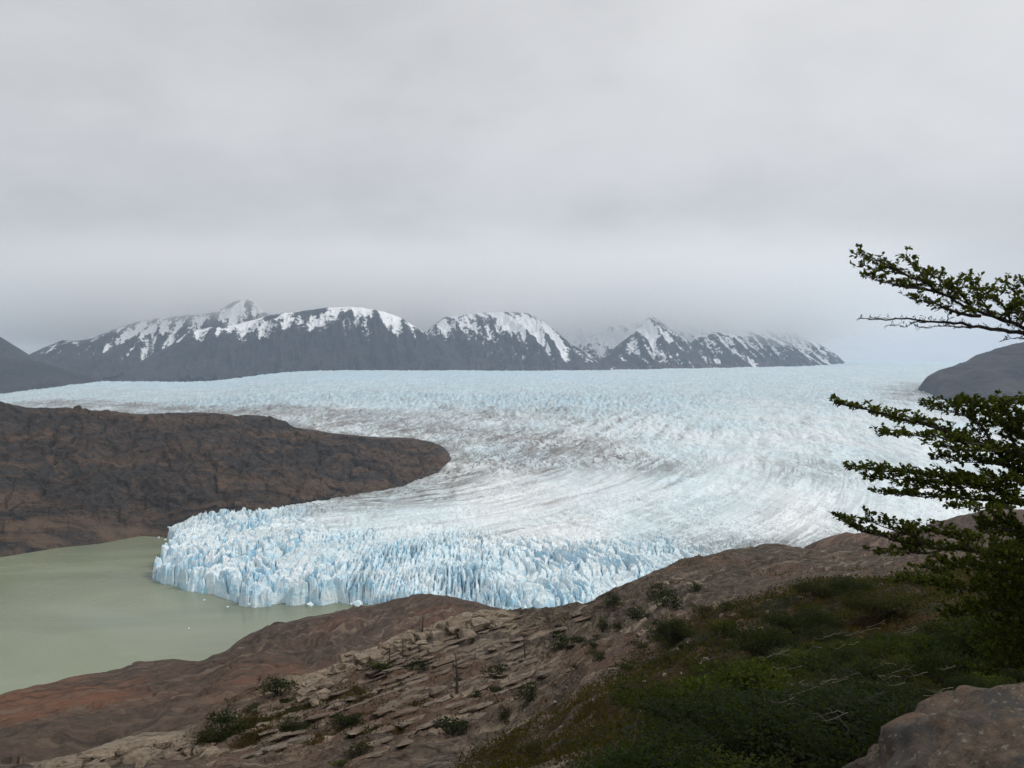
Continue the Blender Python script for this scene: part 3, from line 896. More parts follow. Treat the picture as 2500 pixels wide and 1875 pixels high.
tag(grid_obj('rock_slab', X, Y, Z, M_SLAB, {'pale': 0 * X, 'veg': 0 * X}), kind='structure')

# brown dome behind it
Ud = np.linspace(430, 1380, 340)
DC = [(430, 1645, 215), (484, 1616, 220), (520, 1598, 225), (557, 1584, 230), (585, 1562, 236), (614, 1545, 240), (671, 1526, 243), (773, 1508, 245), (854, 1490, 247), (880, 1480, 248), (920, 1477, 248), (1010, 1457, 250), (1065, 1454, 250), (1119, 1463, 250), (1191, 1477, 248), (1250, 1496, 246), (1300, 1508, 244), (1380, 1560, 240)]
X, Y, Z = loft(Ud, [[(430, None, 120, 168), (1380, None, 120, 168)], [(430, 1705, 165), (652, 1652, 170), (775, 1640, 170), (900, 1625, 172), (1065, 1580, 180), (1380, 1620, 180)],
                    [(430, 1675, 190), (652, 1590, 205), (775, 1570, 208), (900, 1545, 210), (1065, 1510, 215), (1250, 1520, 215), (1380, 1580, 215)],
                    DC, [(p[0], None, p[2] + 70, float(z_at(p[1], p[2])) - 55) for p in DC],
                    [(430, None, 520, -25), (1380, None, 480, -25)]], [8, 46, 60, 14, 8], 7)
yc_s = np.interp(Ud, [p[0] for p in DC], [p[2] for p in DC])[None, :]
k = 1 - 0.75 * np.exp(-((Y - yc_s) / 12) ** 2)
Z = Z + k * (3.0 * fbm(X / 26 + 9, Y / 34, 4) + 2.0 * fbm(X / 8 + 0.5 * Z / 8, Y / 14, 4, ridged=True) - 0.6)
sco = 0.9 * X - 0.4 * Y + 6 * fbm(X / 25, Y / 25, 3)
fr = sco / 21.0 - np.floor(sco / 21.0)
Z = Z + k * 3.0 * (np.where(fr > 0.82, (1 - fr) / 0.18, fr / 0.82) - 0.5) * sstep(fbm(X / 40, Y / 40 + 3, 2), -0.1, 0.3)
tag(grid_obj('rock_dome', X, Y, Z, M_DOME, {'pale': 0 * X, 'veg': 0 * X}), kind='structure')

# further ridge at the right
Ue = np.linspace(1880, 2820, 260)
EC = [(1880, 1420, 330), (1940, 1365, 330), (1966, 1341, 330), (2001, 1323, 330), (2064, 1305, 332), (2130, 1300, 335), (2200, 1296, 338), (2256, 1288, 340), (2301, 1275, 340), (2382, 1256, 340), (2412, 1243, 340), (2473, 1246, 340), (2500, 1250, 340), (2600, 1240, 340), (2820, 1225, 340)]
X, Y, Z = loft(Ue, [[(1880, None, 190, 185), (2820, None, 190, 195)], [(1880, 1470, 260), (2100, 1395, 262), (2820, 1330, 262)], EC,
                    [(p[0], None, p[2] + 90, float(z_at(p[1], p[2])) - 60) for p in EC], [(1880, None, 620, -20), (2820, None, 620, -20)]], [24, 70, 12, 6], 5)
yc_s = np.interp(Ue, [p[0] for p in EC], [p[2] for p in EC])[None, :]
k = 1 - 0.75 * np.exp(-((Y - yc_s) / 14) ** 2)
Z = Z + k * (4 * fbm(X / 34 + 3, Y / 40, 4) + 1.8 * fbm(X / 10, Y / 12, 4, ridged=True) - 0.8)
tag(grid_obj('rock_ridge', X, Y, Z, M_DOME, {'pale': 0 * X, 'veg': 0 * X}), kind='structure')


# ------------------------------------------------------------------ rocks
def mat_stone(name, a, b, rust, scale=1.0):
    m, t = new_mat(name)
    pos = t.n('ShaderNodeTexCoord').outputs['Object']
    oi = t.n('ShaderNodeObjectInfo')
    vec = t.vmath('ADD', pos, t.scale3(t.n('ShaderNodeCombineXYZ', {0: oi.outputs['Random'], 1: oi.outputs['Random'], 2: oi.outputs['Random']}).outputs[0], (37.0, 11.0, 23.0)))
    f = t.noise(vec, 5.0 / scale, 7, 0.7)
    g = t.noise(vec, 1.5 / scale, 4, 0.6, 0.6)
    c = t.mix(t.step(f, 0.3, 0.7), a, b)
    c = t.mix(t.math('MULTIPLY', t.step(g, 0.50, 0.66), 0.8), c, rust)
    c = t.mix(t.math('MULTIPLY', oi.outputs['Random'], 0.35), c, tuple(0.6 * k_ for k_ in a))
    finish(t, c, 0.92, t.math('ADD', f, g), 0.7, 0.12 * scale, 0.15)
    return m


M_PALE = mat_stone('pale_block_rock', (0.12, 0.098, 0.076), (0.285, 0.235, 0.175), (0.125, 0.080, 0.050))
M_STONE = mat_stone('scree_stone', (0.17, 0.14, 0.11), (0.34, 0.285, 0.22), (0.14, 0.09, 0.06))


def hull_mesh(name, seed, mat, npts=15, flat=0.75, bev=0.06):
    r = random.Random(seed)
    bm = bmesh.new()
    for i in range(npts):
        v = Vector((r.uniform(-1, 1), r.uniform(-1, 1), r.uniform(-1, 1)))
        m_ = max(abs(v.x), abs(v.y), abs(v.z))
        v = v / m_ * r.uniform(0.8, 1.0)
        v = v.lerp(v.normalized(), 0.25)
        bm.verts.new((v.x * 0.5, v.y * 0.5, v.z * 0.5 * flat))
    res = bmesh.ops.convex_hull(bm, input=bm.verts)
    junk = [g for g in res['geom_interior'] + res['geom_unused'] if isinstance(g, bmesh.types.BMVert)]
    bmesh.ops.delete(bm, geom=list(set(junk)), context='VERTS')
    me = bpy.data.meshes.new(name)
    bm.to_mesh(me); bm.free()
    me.materials.append(mat)
    return me


pale_meshes = [hull_mesh('block', 100 + i, M_PALE, 13 + i % 5, 0.85) for i in range(9)]
stone_meshes = [hull_mesh('stone', 300 + i, M_STONE, 12 + i % 4, 0.8) for i in range(7)]


def put(name, me, loc, scale, rot, parent=None):
    o = bpy.data.objects.new(name, me)
    o.location = loc; o.scale = scale; o.rotation_euler = rot
    COL.objects.link(o)
    if parent is not None:
        o.parent = parent
        o.location = Vector(loc) - parent.location
    return o


BED = math.atan2(26, 25)    # strike of the beds in plan


def outcrop(label, path, n, smin, smax, depth, seed):
    """a line of broken pale blocks along a ridge; path in photo pixels"""
    r = random.Random(seed)
    us = [p[0] for p in path]; vs = [p[1] for p in path]
    mid = ground_at(us[len(us) // 2], vs[len(us) // 2] + 6)
    root = empty('rock_outcrop', mid, label, 'rock outcrop', 'pale rock outcrops')
    for i in range(n):
        u_ = r.uniform(us[0], us[-1])
        v_ = float(np.interp(u_, us, vs)) + abs(r.gauss(0, 1)) * depth + 2
        g = ground_at(u_, v_, 50)
        s = r.uniform(smin, smax) * (1.25 if r.random() < 0.2 else 1.0)
        put('block', r.choice(pale_meshes), g + Vector((0, 0, s * 0.10)), (s * r.uniform(1.1, 1.9), s * r.uniform(.8, 1.1), s * r.uniform(.6, 1.0)),
            (r.gauss(0, .16), r.gauss(0.1, .16), BED + r.gauss(0, .35)), root)
    return root


outcrop('broken pale rock outcrop capping the ridge below the glacier front', [(1035, 1545), (1080, 1524), (1147, 1505), (1188, 1495), (1229, 1500), (1256, 1512)], 90, 0.9, 2.0, 16, 5)
outcrop('pale boulder-strewn ledge running up the ridge above the brown dome', [(800, 1640), (852, 1602), (925, 1586), (960, 1566), (1035, 1548)], 75, 0.6, 1.5, 16, 6)
outcrop('pale block-ended rock rib rising left of the stratified wall', [(725, 1690), (745, 1672), (808, 1640), (850, 1612)], 60, 0.6, 1.5, 20, 7)
outcrop('pale fractured rock ledge at the bottom left above the red slab', [(70, 1880), (163, 1856), (224, 1840), (338, 1816), (443, 1804), (520, 1812)], 110, 0.6, 1.35, 20, 8)
outcrop('small rubbly pale outcrop on the brow beneath the ice, right of centre', [(1590, 1432), (1660, 1412), (1720, 1425)], 22, 0.5, 1.3, 9, 9)

# the bedded wall: tilted beds that stand proud as long slabs
M_BED = mat_stone('bedded_rock', (0.080, 0.065, 0.053), (0.240, 0.196, 0.150), (0.12, 0.078, 0.055), 1.4)
bed_meshes = [hull_mesh('ledge', 700 + i, M_BED, 18, 1.0) for i in range(8)]


def bedded(label, rows, u0, u1, v0, slope, dv, seed, hmin, hmax, lmin, lmax, skip=0.15):
    r = random.Random(seed)
    mid = ground_at(0.5 * (u0 + u1), v0 + slope * 0.5 * (u1 - u0), 60)
    root = empty('bedded_outcrop', mid, label, 'rock outcrop', 'bedded rock outcrops')
    for k in range(rows):
        u_ = u0 + r.uniform(0, 90)
        end = u1 - r.uniform(0, 120)
        while u_ < end:
            v_ = v0 + slope * (u_ - u0) - dv * k + r.gauss(0, 1.2)
            ln = r.uniform(lmin, lmax)
            a = ground_at(u_, v_, 60); b = ground_at(u_ + 30, v_ + slope * 30, 60)
            d = (b - a)
            if r.random() > skip and d.length < 12 and a.y > 68:
                yaw = math.atan2(d.y, d.x)
                pit = -math.atan2(d.z, math.hypot(d.x, d.y))
                h = r.uniform(hmin, hmax)
                put('ledge', r.choice(bed_meshes), a + Vector((0, 0, h * 0.15)), (ln, r.uniform(.9, 1.5), h), (r.gauss(-0.12, .05), pit + r.gauss(0, .03), yaw + r.gauss(0, .05)), root)
            u_ += ln * F / 105 * r.uniform(.50, .78)
    return root


bedded('tilted wall of thin brown beds behind the tall snag', 8, 880, 1340, 1716, -0.36, 13, 3, 0.30, 0.62, 3.0, 7.0)
bedded('thick overhanging bed above a dark cleft left of the tall snag', 2, 930, 1120, 1738, -0.34, 14, 4, 0.8, 1.2, 4.0, 6.5, 0.0)
bedded('low grey beds stepping up under the pale block-ended rib', 4, 740, 1000, 1772, -0.40, 15, 5, 0.25, 0.5, 2.5, 5.0, 0.25)
bedded('short shelf of beds below the skyline bush on the brow', 4, 1290, 1480, 1572, -0.30, 11, 6, 0.3, 0.55, 2.5, 5.0, 0.2)

bedded('low worn slabs stepping across the bottom centre slope', 5, 860, 1230, 1862, -0.36, 24, 11, 0.35, 0.7, 2.0, 4.5, 0.35)
bedded('grey-tan worn slabs on the lower left end of the ridge', 5, 560, 860, 1862, -0.30, 22, 12, 0.35, 0.7, 2.0, 4.5, 0.35)
bedded('thin pale beds under the capping outcrop', 5, 1040, 1300, 1590, -0.34, 9, 13, 0.22, 0.42, 2.2, 5.0, 0.2)
bedded('worn slabs on the slope between the bare bushes right of the snag', 6, 1180, 1420, 1712, -0.42, 15, 14, 0.3, 0.6, 2.0, 4.5, 0.3)

# loose stones that stand out one by one
r_ = random.Random(21)
SG = 'loose pale stones scattered on the slope'
for i in range(130):
    u_ = r_.uniform(900, 2050); v_ = r_.uniform(1440, 1790)
    lim = float(np.interp(u_, uc, [p[1] for p in c_c])) + 10
    if v_ < lim:
        continue
    g = ground_at(u_, v_, 20)
    s = r_.uniform(0.16, 0.42) * (g.y / 80) ** 0.5 * (1.5 if r_.random() < .12 else 1)
    o = put('stone', r_.choice(stone_meshes), g + Vector((0, 0, s * .12)), (s * 1.2, s, s * .8), (r_.gauss(0, .3), r_.gauss(0, .3), r_.uniform(0, 6.28)))
    zone = ('high on the brow under the ice' if v_ < 1500 else 'among the heath of the right slope' if u_ > 1480 else 'on the bare rock below the bedded outcrop' if v_ > 1640 else 'among the ledges of the central ridge')
    tag(o, 'small loose pale stone lying ' + zone, 'stone', 'loose stones ' + zone)


# boulder at the viewer's feet
def boulder():
    bm = bmesh.new()
    bmesh.ops.create_icosphere(bm, subdivisions=6, radius=1.0)
    for v in bm.verts:
        p = v.co.copy()
        n = p.normalized()
        d = 0.16 * mnoise.fractal(p * 1.3 + Vector((3, 1, 7)), 1.0, 2.1, 4)
        d += 0.075 * mnoise.ridged_multi_fractal(p * 2.2 + Vector((9, 2, 1)), 0.9, 2.2, 4, 1.0, 2.0) - 0.05
        d += 0.035 * mnoise.fractal(p * 7.0, 0.8, 2.2, 4)
        v.co = p + n * d
    me = bpy.data.meshes.new('boulder')
    bm.to_mesh(me); bm.free()
    me.polygons.foreach_set('use_smooth', [True] * len(me.polygons))
    m, t = new_mat('boulder_rock')
    pos = t.n('ShaderNodeTexCoord').outputs['Object']
    f = t.noise(pos, 16, 8, 0.72)
    g = t.noise(pos, 3.2, 5, 0.62, 0.6)
    h = t.noise(t.scale3(pos, (1.0, 1.0, 3.0)), 2.0, 4, 0.6, 0.8)
    c = t.mix(t.step(f, 0.28, 0.72), (0.042, 0.034, 0.027), (0.170, 0.128, 0.094))
    c = t.mix(t.math('MULTIPLY', t.step(g, 0.46, 0.62), 0.85), c, (0.065, 0.062, 0.060))
    c = t.mix(t.math('MULTIPLY', t.step(h, 0.52, 0.66), 0.45), c, (0.19, 0.118, 0.074))
    c = t.mix(t.math('MULTIPLY', t.step(t.noise(pos, 30, 3, 0.6), 0.60, 0.68), 0.5), c, (0.30, 0.27, 0.22))
    finish(t, c, 0.9, t.math('ADD', f, t.math('MULTIPLY', g, 1.6)), 0.9, 0.05, 0.2)
    me.materials.append(m)
    o = bpy.data.objects.new('boulder', me)
    o.location = P(2630, 2212, 3.15)
    o.scale = (1.15, 0.85, 0.72)
    o.rotation_euler = (0.08, 0.05, 0.4)
    COL.objects.link(o)
    tag(o, 'rounded brown boulder with grey lichen at the bottom right corner', 'boulder')


boulder()


# ------------------------------------------------------------------ floating ice
def mat_berg():
    m, t = new_mat('floating_ice')
    pos = t.n('ShaderNodeTexCoord').outputs['Object']
    c = t.mix(t.step(t.noise(pos, 3, 4, 0.6), 0.35, 0.65), (0.80, 0.84, 0.86), (0.50, 0.73, 0.84))
    finish(t, c, 0.5, t.noise(pos, 8, 4, 0.6), 0.5, 0.1, 0.4)
    return m


M_BERG = mat_berg()
BG = 'pieces of ice floating at the glacier front'
for i, (u_, v_, s, lab) in enumerate([
        (612, 1479, 9.0, 'largest white iceberg floating off the corner of the ice cliff'),
        (757, 1479, 6.5, 'small white iceberg touching the middle of the ice cliff'),
        (876, 1478, 10.0, 'pale blue iceberg heap at the ice cliff beside the brown dome'),
        (860, 1477, 5.0, 'low white ice chunk left of the pale blue iceberg heap'),
        (499, 1466, 2.6, 'tiny ice chip on open water below the left of the ice cliff'),
        (556, 1482, 2.0, 'tiny ice chip left of the largest iceberg'),
        (461, 1535, 1.6, 'lone speck of ice far out on the green lake'),
        (386, 1313, 4.0, 'flat ice chunk in the small bay beside the headland'),
        (404, 1318, 3.5, 'ice chunk at the mouth of the small bay by the headland')]):
    me = hull_mesh('iceberg', 500 + i, M_BERG, 18, 0.75)
    lx, ly = lake_pt(u_, v_)
    o = put('iceberg', me, (lx, ly, s * 0.16), (s * 1.25, s, s * 0.9), (0.1, -0.1, i * 1.3))
    tag(o, lab, 'iceberg', BG)


# ------------------------------------------------------------------ plants
def mat_leaf(name, a, b, yellow=0.0):
    m, t = new_mat(name)
    tone = t.attr('tone')
    oi = t.n('ShaderNodeObjectInfo').outputs['Random']
    c = t.mix(tone, a, b)
    c = t.mix(t.math('MULTIPLY', t.math('SUBTRACT', oi, 0.35), 0.6, clamp=True), c, tuple(0.55 * k_ for k_ in a))
    d = t.n('ShaderNodeBsdfPrincipled', {'Base Color': c, 'Roughness': 0.65, 'Specular IOR Level': 0.08})
    tr = t.n('ShaderNodeBsdfTranslucent', {'Color': t.mix(0.5, c, (0.10, 0.14, 0.01))})
    mx = t.n('ShaderNodeMixShader', {0: 0.38, 1: d.outputs[0], 2: tr.outputs[0]})
    t.n('ShaderNodeOutputMaterial', {'Surface': mx.outputs[0]})
    return m


def mat_bark(name, a, b):
    m, t = new_mat(name)
    pos = wpos(t)
    f = t.noise(t.scale3(pos, (1, 1, 0.4)), 60, 5, 0.65)
    finish(t, t.mix(t.step(f, 0.3, 0.7), a, b), 0.9, f, 0.6, 0.01, 0.15)
    return m


M_LEAF = mat_leaf('beech_leaf', (0.020, 0.030, 0.005), (0.125, 0.140, 0.020))
M_LEAFD = mat_leaf('dark_shrub_leaf', (0.008, 0.013, 0.005), (0.028, 0.042, 0.011))
M_LEAFG = mat_leaf('green_shrub_leaf', (0.009, 0.016, 0.003), (0.080, 0.100, 0.010))
M_LEAFO = mat_leaf('olive_shrub_leaf', (0.020, 0.018, 0.006), (0.060, 0.050, 0.015))
M_BARK = mat_bark('dark_bark', (0.020, 0.016, 0.013), (0.062, 0.052, 0.044))
M_DEAD = mat_bark('bleached_wood', (0.10, 0.085, 0.072), (0.30, 0.26, 0.22))
M_SNAG = mat_bark('charred_wood', (0.030, 0.024, 0.020), (0.090, 0.075, 0.062))


class Tubes:
    def __init__(self): self.V = []; self.Fc = []; self.n = 0

    def add(self, pts, radii, k=5):
        pts = [Vector(p) for p in pts]
        ref = Vector((0.31, 0.17, 0.93))
        rings = []
        for i, p in enumerate(pts):
            d = (pts[min(i + 1, len(pts) - 1)] - pts[max(i - 1, 0)])
            d = d.normalized() if d.length > 1e-9 else Vector((0, 0, 1))
            a = d.cross(ref)
            if a.length < 1e-4: a = d.cross(Vector((1, 0, 0)))
            a.normalize(); b = d.cross(a)
            for j in range(k):
                an = 2 * math.pi * j / k
                self.V.append(p + (a * math.cos(an) + b * math.sin(an)) * radii[i])
        n0 = self.n
        for i in range(len(pts) - 1):
            for j in range(k):
                self.Fc.append((n0 + i * k + j, n0 + i * k + (j + 1) % k, n0 + (i + 1) * k + (j + 1) % k, n0 + (i + 1) * k + j))
        self.n += len(pts) * k

    def obj(self, name, mat, parent=None, origin=None):
        V = np.array([tuple(v) for v in self.V])
        if origin is not None: V = V - np.array(origin)
        return mesh_np(name, V, np.array(self.Fc), mat, True, None, parent)


def leaf_quads(C, D, S_, rs, up=0.6):
    """folded diamond leaves: centres C, directions D, sizes S_ -> V, F(tri), tone"""
    n = len(C)
    N = rs.normal(size=(n, 3)); N[:, 2] = np.abs(N[:, 2]) + up
    D = D + 0.55 * rs.normal(size=(n, 3))
    D /= np.linalg.norm(D, axis=1, keepdims=True) + 1e-9
    B = np.cross(D, N); B /= np.linalg.norm(B, axis=1, keepdims=True) + 1e-9
    N = np.cross(B, D)
    s = S_[:, None]
    v0 = C; v1 = C + D * s * 0.5 + B * s * 0.36 + N * s * 0.10; v2 = C + D * s; v3 = C + D * s * 0.5 - B * s * 0.36 + N * s * 0.10
    V = np.stack([v0, v1, v2, v3], 1).reshape(-1, 3)
    i = np.arange(n) * 4
    Fc = np.concatenate([np.stack([i, i + 1, i + 2], 1), np.stack([i, i + 2, i + 3], 1)])
    tone = np.repeat(rs.random(n), 4)
    return V, Fc, tone


def make_shrub(seed, leaf, nleaf, pads, spread, height, flat, lsize, lean=(-0.25, 0.0), dead=0.0):
    """prototype meshes (stem, foliage) of a wind-trimmed shrub of about 1 m; origin at the foot"""
    rs = np.random.default_rng(seed); r = random.Random(seed)
    tb = Tubes()
    Cs, Ds, Ss = [], [], []
    centres = []
    for k in range(pads):
        a = r.uniform(0, 6.283); q_ = math.sqrt(r.random())
        h = height * (0.30 + 0.70 * r.random()) * (1 - 0.45 * q_)
        c = Vector((spread * q_ * math.cos(a) + lean[0] * h, spread * q_ * math.sin(a) * 0.9 + lean[1] * h, h))
        rad = r.uniform(0.16, 0.30) * (1.15 - 0.3 * q_)
        centres.append((c, rad))
        p0 = Vector((0.05 * math.cos(a), 0.05 * math.sin(a), -0.06))
        m1 = p0.lerp(c, 0.45) + Vector((r.gauss(0, .05), r.gauss(0, .05), r.uniform(-.02, .08)))
        tb.add([p0, m1, c], [0.020, 0.012, 0.004], 4)
        for j in range(3):
            e = c + Vector((r.gauss(0, rad), r.gauss(0, rad), r.gauss(0, rad * flat)))
            tb.add([m1.lerp(c, 0.5), e], [0.007, 0.002], 3)
        n = int(nleaf / pads)
        d = rs.normal(size=(n, 3)); d /= np.linalg.norm(d, axis=1, keepdims=True)
        rr = rad * (0.45 + 0.62 * rs.random(n) ** 0.6)
        lump = 1 + 0.35 * np.sin(d[:, 0] * 7 + k) * np.cos(d[:, 1] * 6 - k)
        pts = np.array(c) + d * (rr * lump)[:, None] * np.array([1.15, 1.0, flat])
        Cs.append(pts); Ds.append(d * np.array([1, 1, .5])); Ss.append(lsize * (0.65 + 0.7 * rs.random(n)))
    C = np.concatenate(Cs)
    V, Fc, tone = leaf_quads(C, np.concatenate(Ds), np.concatenate(Ss), rs)
    clump = np.repeat(np.clip((C[:, 2] - C[:, 2].min()) / (np.ptp(C[:, 2]) + 1e-6), 0, 1), 4) * 0 + np.repeat(np.concatenate([np.full(len(c_), rs.random()) for c_ in Cs]), 4)
    so = tb.obj('stem', M_BARK)
    fo = mesh_np('foliage', V, Fc, leaf, False, {'tone': np.clip(0.45 * tone + 0.55 * clump ** 1.5, 0, 1)})
    sm, fm = so.data, fo.data
    bpy.data.objects.remove(so); bpy.data.objects.remove(fo)
    return sm, fm


far_protos = {k: [make_shrub(40 + 10 * j + i, m_, 520, 9, 0.42, 0.85, 0.75, 0.085) for i in range(3)]
              for j, (k, m_) in enumerate((('dark', M_LEAFD), ('green', M_LEAFG), ('olive', M_LEAFO)))}
near_protos = {k: [make_shrub(90 + 10 * j + i, m_, 4200, 16, 0.58, 0.80, 0.42, 0.040) for i in range(3)]
               for j, (k, m_) in enumerate((('dark', M_LEAFD), ('green', M_LEAFG), ('olive', M_LEAFO)))}
rv = random.Random(77)


def shrub(loc, size, kind, label, group, near=False, tall=1.0, cat='shrub'):
    sm, fm = rv.choice((near_protos if near else far_protos)[kind])
    e = empty('shrub', loc, label, cat, group)
    e.rotation_euler = (0, 0, rv.uniform(-0.6, 0.6) + (math.pi if rv.random() < .3 else 0))
    e.scale = (size * rv.uniform(.9, 1.15), size * rv.uniform(.9, 1.15), size * tall)
    for nm, me in (('stem', sm), ('foliage', fm)):
        o = bpy.data.objects.new(nm, me); COL.objects.link(o); o.parent = e
        if nm == 'foliage': o['kind'] = 'stuff'
    return e


# shrubs that can be told apart on the rock slopes: u, v of the foot, width in photo px, kind, height factor, label
SHR = 'shrubs on the rock slopes'
for u_, v_, wpx, kd, tl, lab in [
        (680, 1692, 78, 'dark', 0.75, 'dark bush standing alone at the edge of the red slab'),
        (548, 1800, 92, 'dark', 0.95, 'largest dark bush on the mossy left end of the ridge'),
        (515, 1815, 70, 'olive', 0.6, 'low olive bush at the foot of the largest left bush'),
        (712, 1780, 60, 'dark', 0.7, 'dark bush in the cleft under the pale block-ended rib'),
        (838, 1770, 58, 'dark', 0.7, 'left bush of the pair growing below the bedded rock'),
        (872, 1762, 40, 'dark', 0.8, 'right bush of the pair growing below the bedded rock'),
        (937, 1640, 50, 'green', 0.8, 'round green bush beneath the pale ledge of boulders'),
        (1025, 1632, 52, 'dark', 0.6, 'flat dark bush right of the round green one on the ledges'),
        (1045, 1556, 18, 'dark', 0.9, 'small bush among the pale boulders left of the capping outcrop'),
        (1152, 1572, 20, 'dark', 1.1, 'little dark bush on the gravelly slope under the capping outcrop'),
        (1215, 1650, 55, 'dark', 0.65, 'dark bush at the base of the bedded wall near the tall snag'),
        (1205, 1690, 40, 'dark', 0.6, 'low bush on the slope right of the tall snag foot'),
        (1160, 1702, 36, 'dark', 0.6, 'low bush on the slope directly below the tall snag'),
        (1292, 1706, 62, 'dark', 0.85, 'dense dark bush on the bare slope left of the shaded rib'),
        (1100, 1790, 90, 'dark', 0.6, 'wide dark bush low on the bottom centre slope'),
        (880, 1848, 70, 'olive', 0.5, 'moss-green cushion bush near the bottom edge'),
        (835, 1868, 40, 'green', 0.5, 'bright little bush at the bottom edge, left of centre'),
        (1368, 1585, 46, 'dark', 1.15, 'upright dark bush on the ridge below the icefall foot'),
        (1470, 1540, 34, 'dark', 1.3, 'narrow conical bush on the mid slope beneath the brow'),
        (1495, 1478, 48, 'dark', 0.8, 'dark bush on the skyline against the ice, lowest on the brow'),
        (1556, 1506, 54, 'dark', 0.75, 'dark bush just below the skyline bush on the brow'),
        (1610, 1455, 46, 'dark', 0.95, 'upper bush of the dark group high on the brow'),
        (1640, 1480, 62, 'dark', 0.9, 'lower bush of the dark group high on the brow'),
        (1700, 1440, 46, 'dark', 0.5, 'flat dark bush alone on the upper brow'),
        (1640, 1570, 84, 'dark', 1.0, 'open-branched dark bush in the middle of the right slope'),
        (1722, 1508, 56, 'olive', 0.65, 'round olive bush among pale stones on the right slope'),
        (1772, 1490, 34, 'dark', 0.9, 'small dark bush right of the round olive one'),
        (1778, 1556, 62, 'green', 1.1, 'bluish green bush above the rusty heath patch'),
        (1950, 1546, 96, 'dark', 1.0, 'big dark green bush at the upper edge of the thicket'),
        (2010, 1455, 90, 'olive', 0.7, 'brownish bush on the slope under the lowest beech bough'),
        (2085, 1452, 80, 'dark', 0.75, 'dark bush right of the brownish one under the lowest bough'),
        (2150, 1500, 110, 'olive', 0.8, 'wide olive bush beside the ochre bare patch'),
        (1240, 1748, 46, 'olive', 0.5, 'low olive bush among stones left of the shaded rib'),
        (1310, 1850, 80, 'olive', 0.6, 'olive bush at the bottom centre under the shaded rib')]:
    g = ground_at(u_, v_, 20)
    shrub(g, wpx / F * g.y / 0.98, kd, lab, SHR, near=(wpx > 75 and g.y < 70), tall=tl)
# low scrub, alike
r_ = random.Random(5)
for i in range(46):
    u_ = r_.uniform(1380, 2150); v_ = r_.uniform(1500, 1640)
    if v_ < np.interp(u_, uc, [p[1] for p in c_c]) + 70: continue
    g = ground_at(u_, v_, 20)
    shrub(g, r_.uniform(22, 46) / F * g.y, r_.choice(['dark', 'olive', 'olive']), 'low brown-green scrub bush on the heathy right slope', 'low scrub on the heathy slope', tall=0.6)

# thicket in the lower right
TG = 'wind-trimmed shrubs of the thicket'
r_ = random.Random(9)
spots = []
for i in range(1100):
    u_ = r_.uniform(1180, 2560); v_ = r_.uniform(1560, 1990)
    if v_ < 2210 - 0.95 * (u_ - 1180) or v_ < 1590 - 0.1 * (u_ - 1900): continue
    g = ground_at(u_, v_, 4.5)
    if g.y > 58: continue
    w_ = r_.choice([0.6, 0.8, 1.0, 1.35, 1.7]) * r_.uniform(.85, 1.15) * (0.50 + 0.025 * g.y)
    if any((g - s_[0]).length < 0.43 * (w_ + s_[1]) for s_ in spots): continue
    if abs(g.x) > 0.5 * g.y and g.y < 4.8: continue
    spots.append((g, w_, u_))
for g, w_, u_ in spots:
    kd = r_.choice(['green', 'green', 'dark', 'dark', 'dark', 'olive']) if u_ > 1560 else r_.choice(['dark', 'olive', 'dark', 'green'])
    col_ = {'green': 'bright green', 'dark': 'blackish green', 'olive': 'brownish olive'}[kd]
    zone = ('beside the corner boulder' if g.y < 8.5 and u_ > 1900 else 'under the overhanging beech boughs' if u_ > 2200 else 'along the left fringe of the thicket' if u_ < 1560
            else 'on the near bottom edge of the thicket' if g.y < 12 else 'on the far upper side of the thicket' if g.y > 26 else 'in the middle of the lower right thicket')
    shrub(g - Vector((0, 0, 0.05)), w_, kd, col_ + ' wind-trimmed shrub ' + zone, col_ + ' shrubs ' + zone, near=True, tall=r_.uniform(.5, 1.0))

# heath and moss between the rocks: uncountable, one mass
rs_ = np.random.default_rng(3)
cand = np.argwhere((veg + 0.35 * fbm(Xf / 3.2, Yf / 3.2, 3) > 0.50) & (Yf > 5) & (Yf < 150) & (HV < 1960))
wgt = np.array([Yf[a_, b_] for a_, b_ in cand]) ** 0.6
pick = cand[rs_.choice(len(cand), 11000, p=wgt / wgt.sum())]
PX = np.stack([Xf[pick[:, 0], pick[:, 1]], Yf[pick[:, 0], pick[:, 1]], Zf[pick[:, 0], pick[:, 1]]], -1)
rad = 0.006 * PX[:, 1] ** 0.75 + 0.02
k_ = 8
C = np.repeat(PX, k_, 0) + rs_.normal(size=(len(PX) * k_, 3)) * np.repeat(rad * 2.2, k_)[:, None] * np.array([1.3, 1.3, .35])
D = rs_.normal(size=C.shape); D[:, 2] = np.abs(D[:, 2]) + .6
V_, F_, tone_ = leaf_quads(C, D, np.repeat(rad * 1.15, k_) * (0.6 + 0.8 * rs_.random(len(C))), rs_, 0.2)
cl_ = sstep(fbm(C[:, 0] / 7, C[:, 1] / 7, 3), -0.4, 0.4)
M_HEATH = mat_leaf('heath_leaf', (0.012, 0.012, 0.004), (0.074, 0.042, 0.011))
ho = mesh_np('heath', V_, F_, M_HEATH, False, {'tone': np.clip(np.repeat(cl_, 4) * .7 + .3 * tone_, 0, 1)})
tag(ho, 'rust and olive heath and moss growing over the near slope', 'heath', kind='stuff')

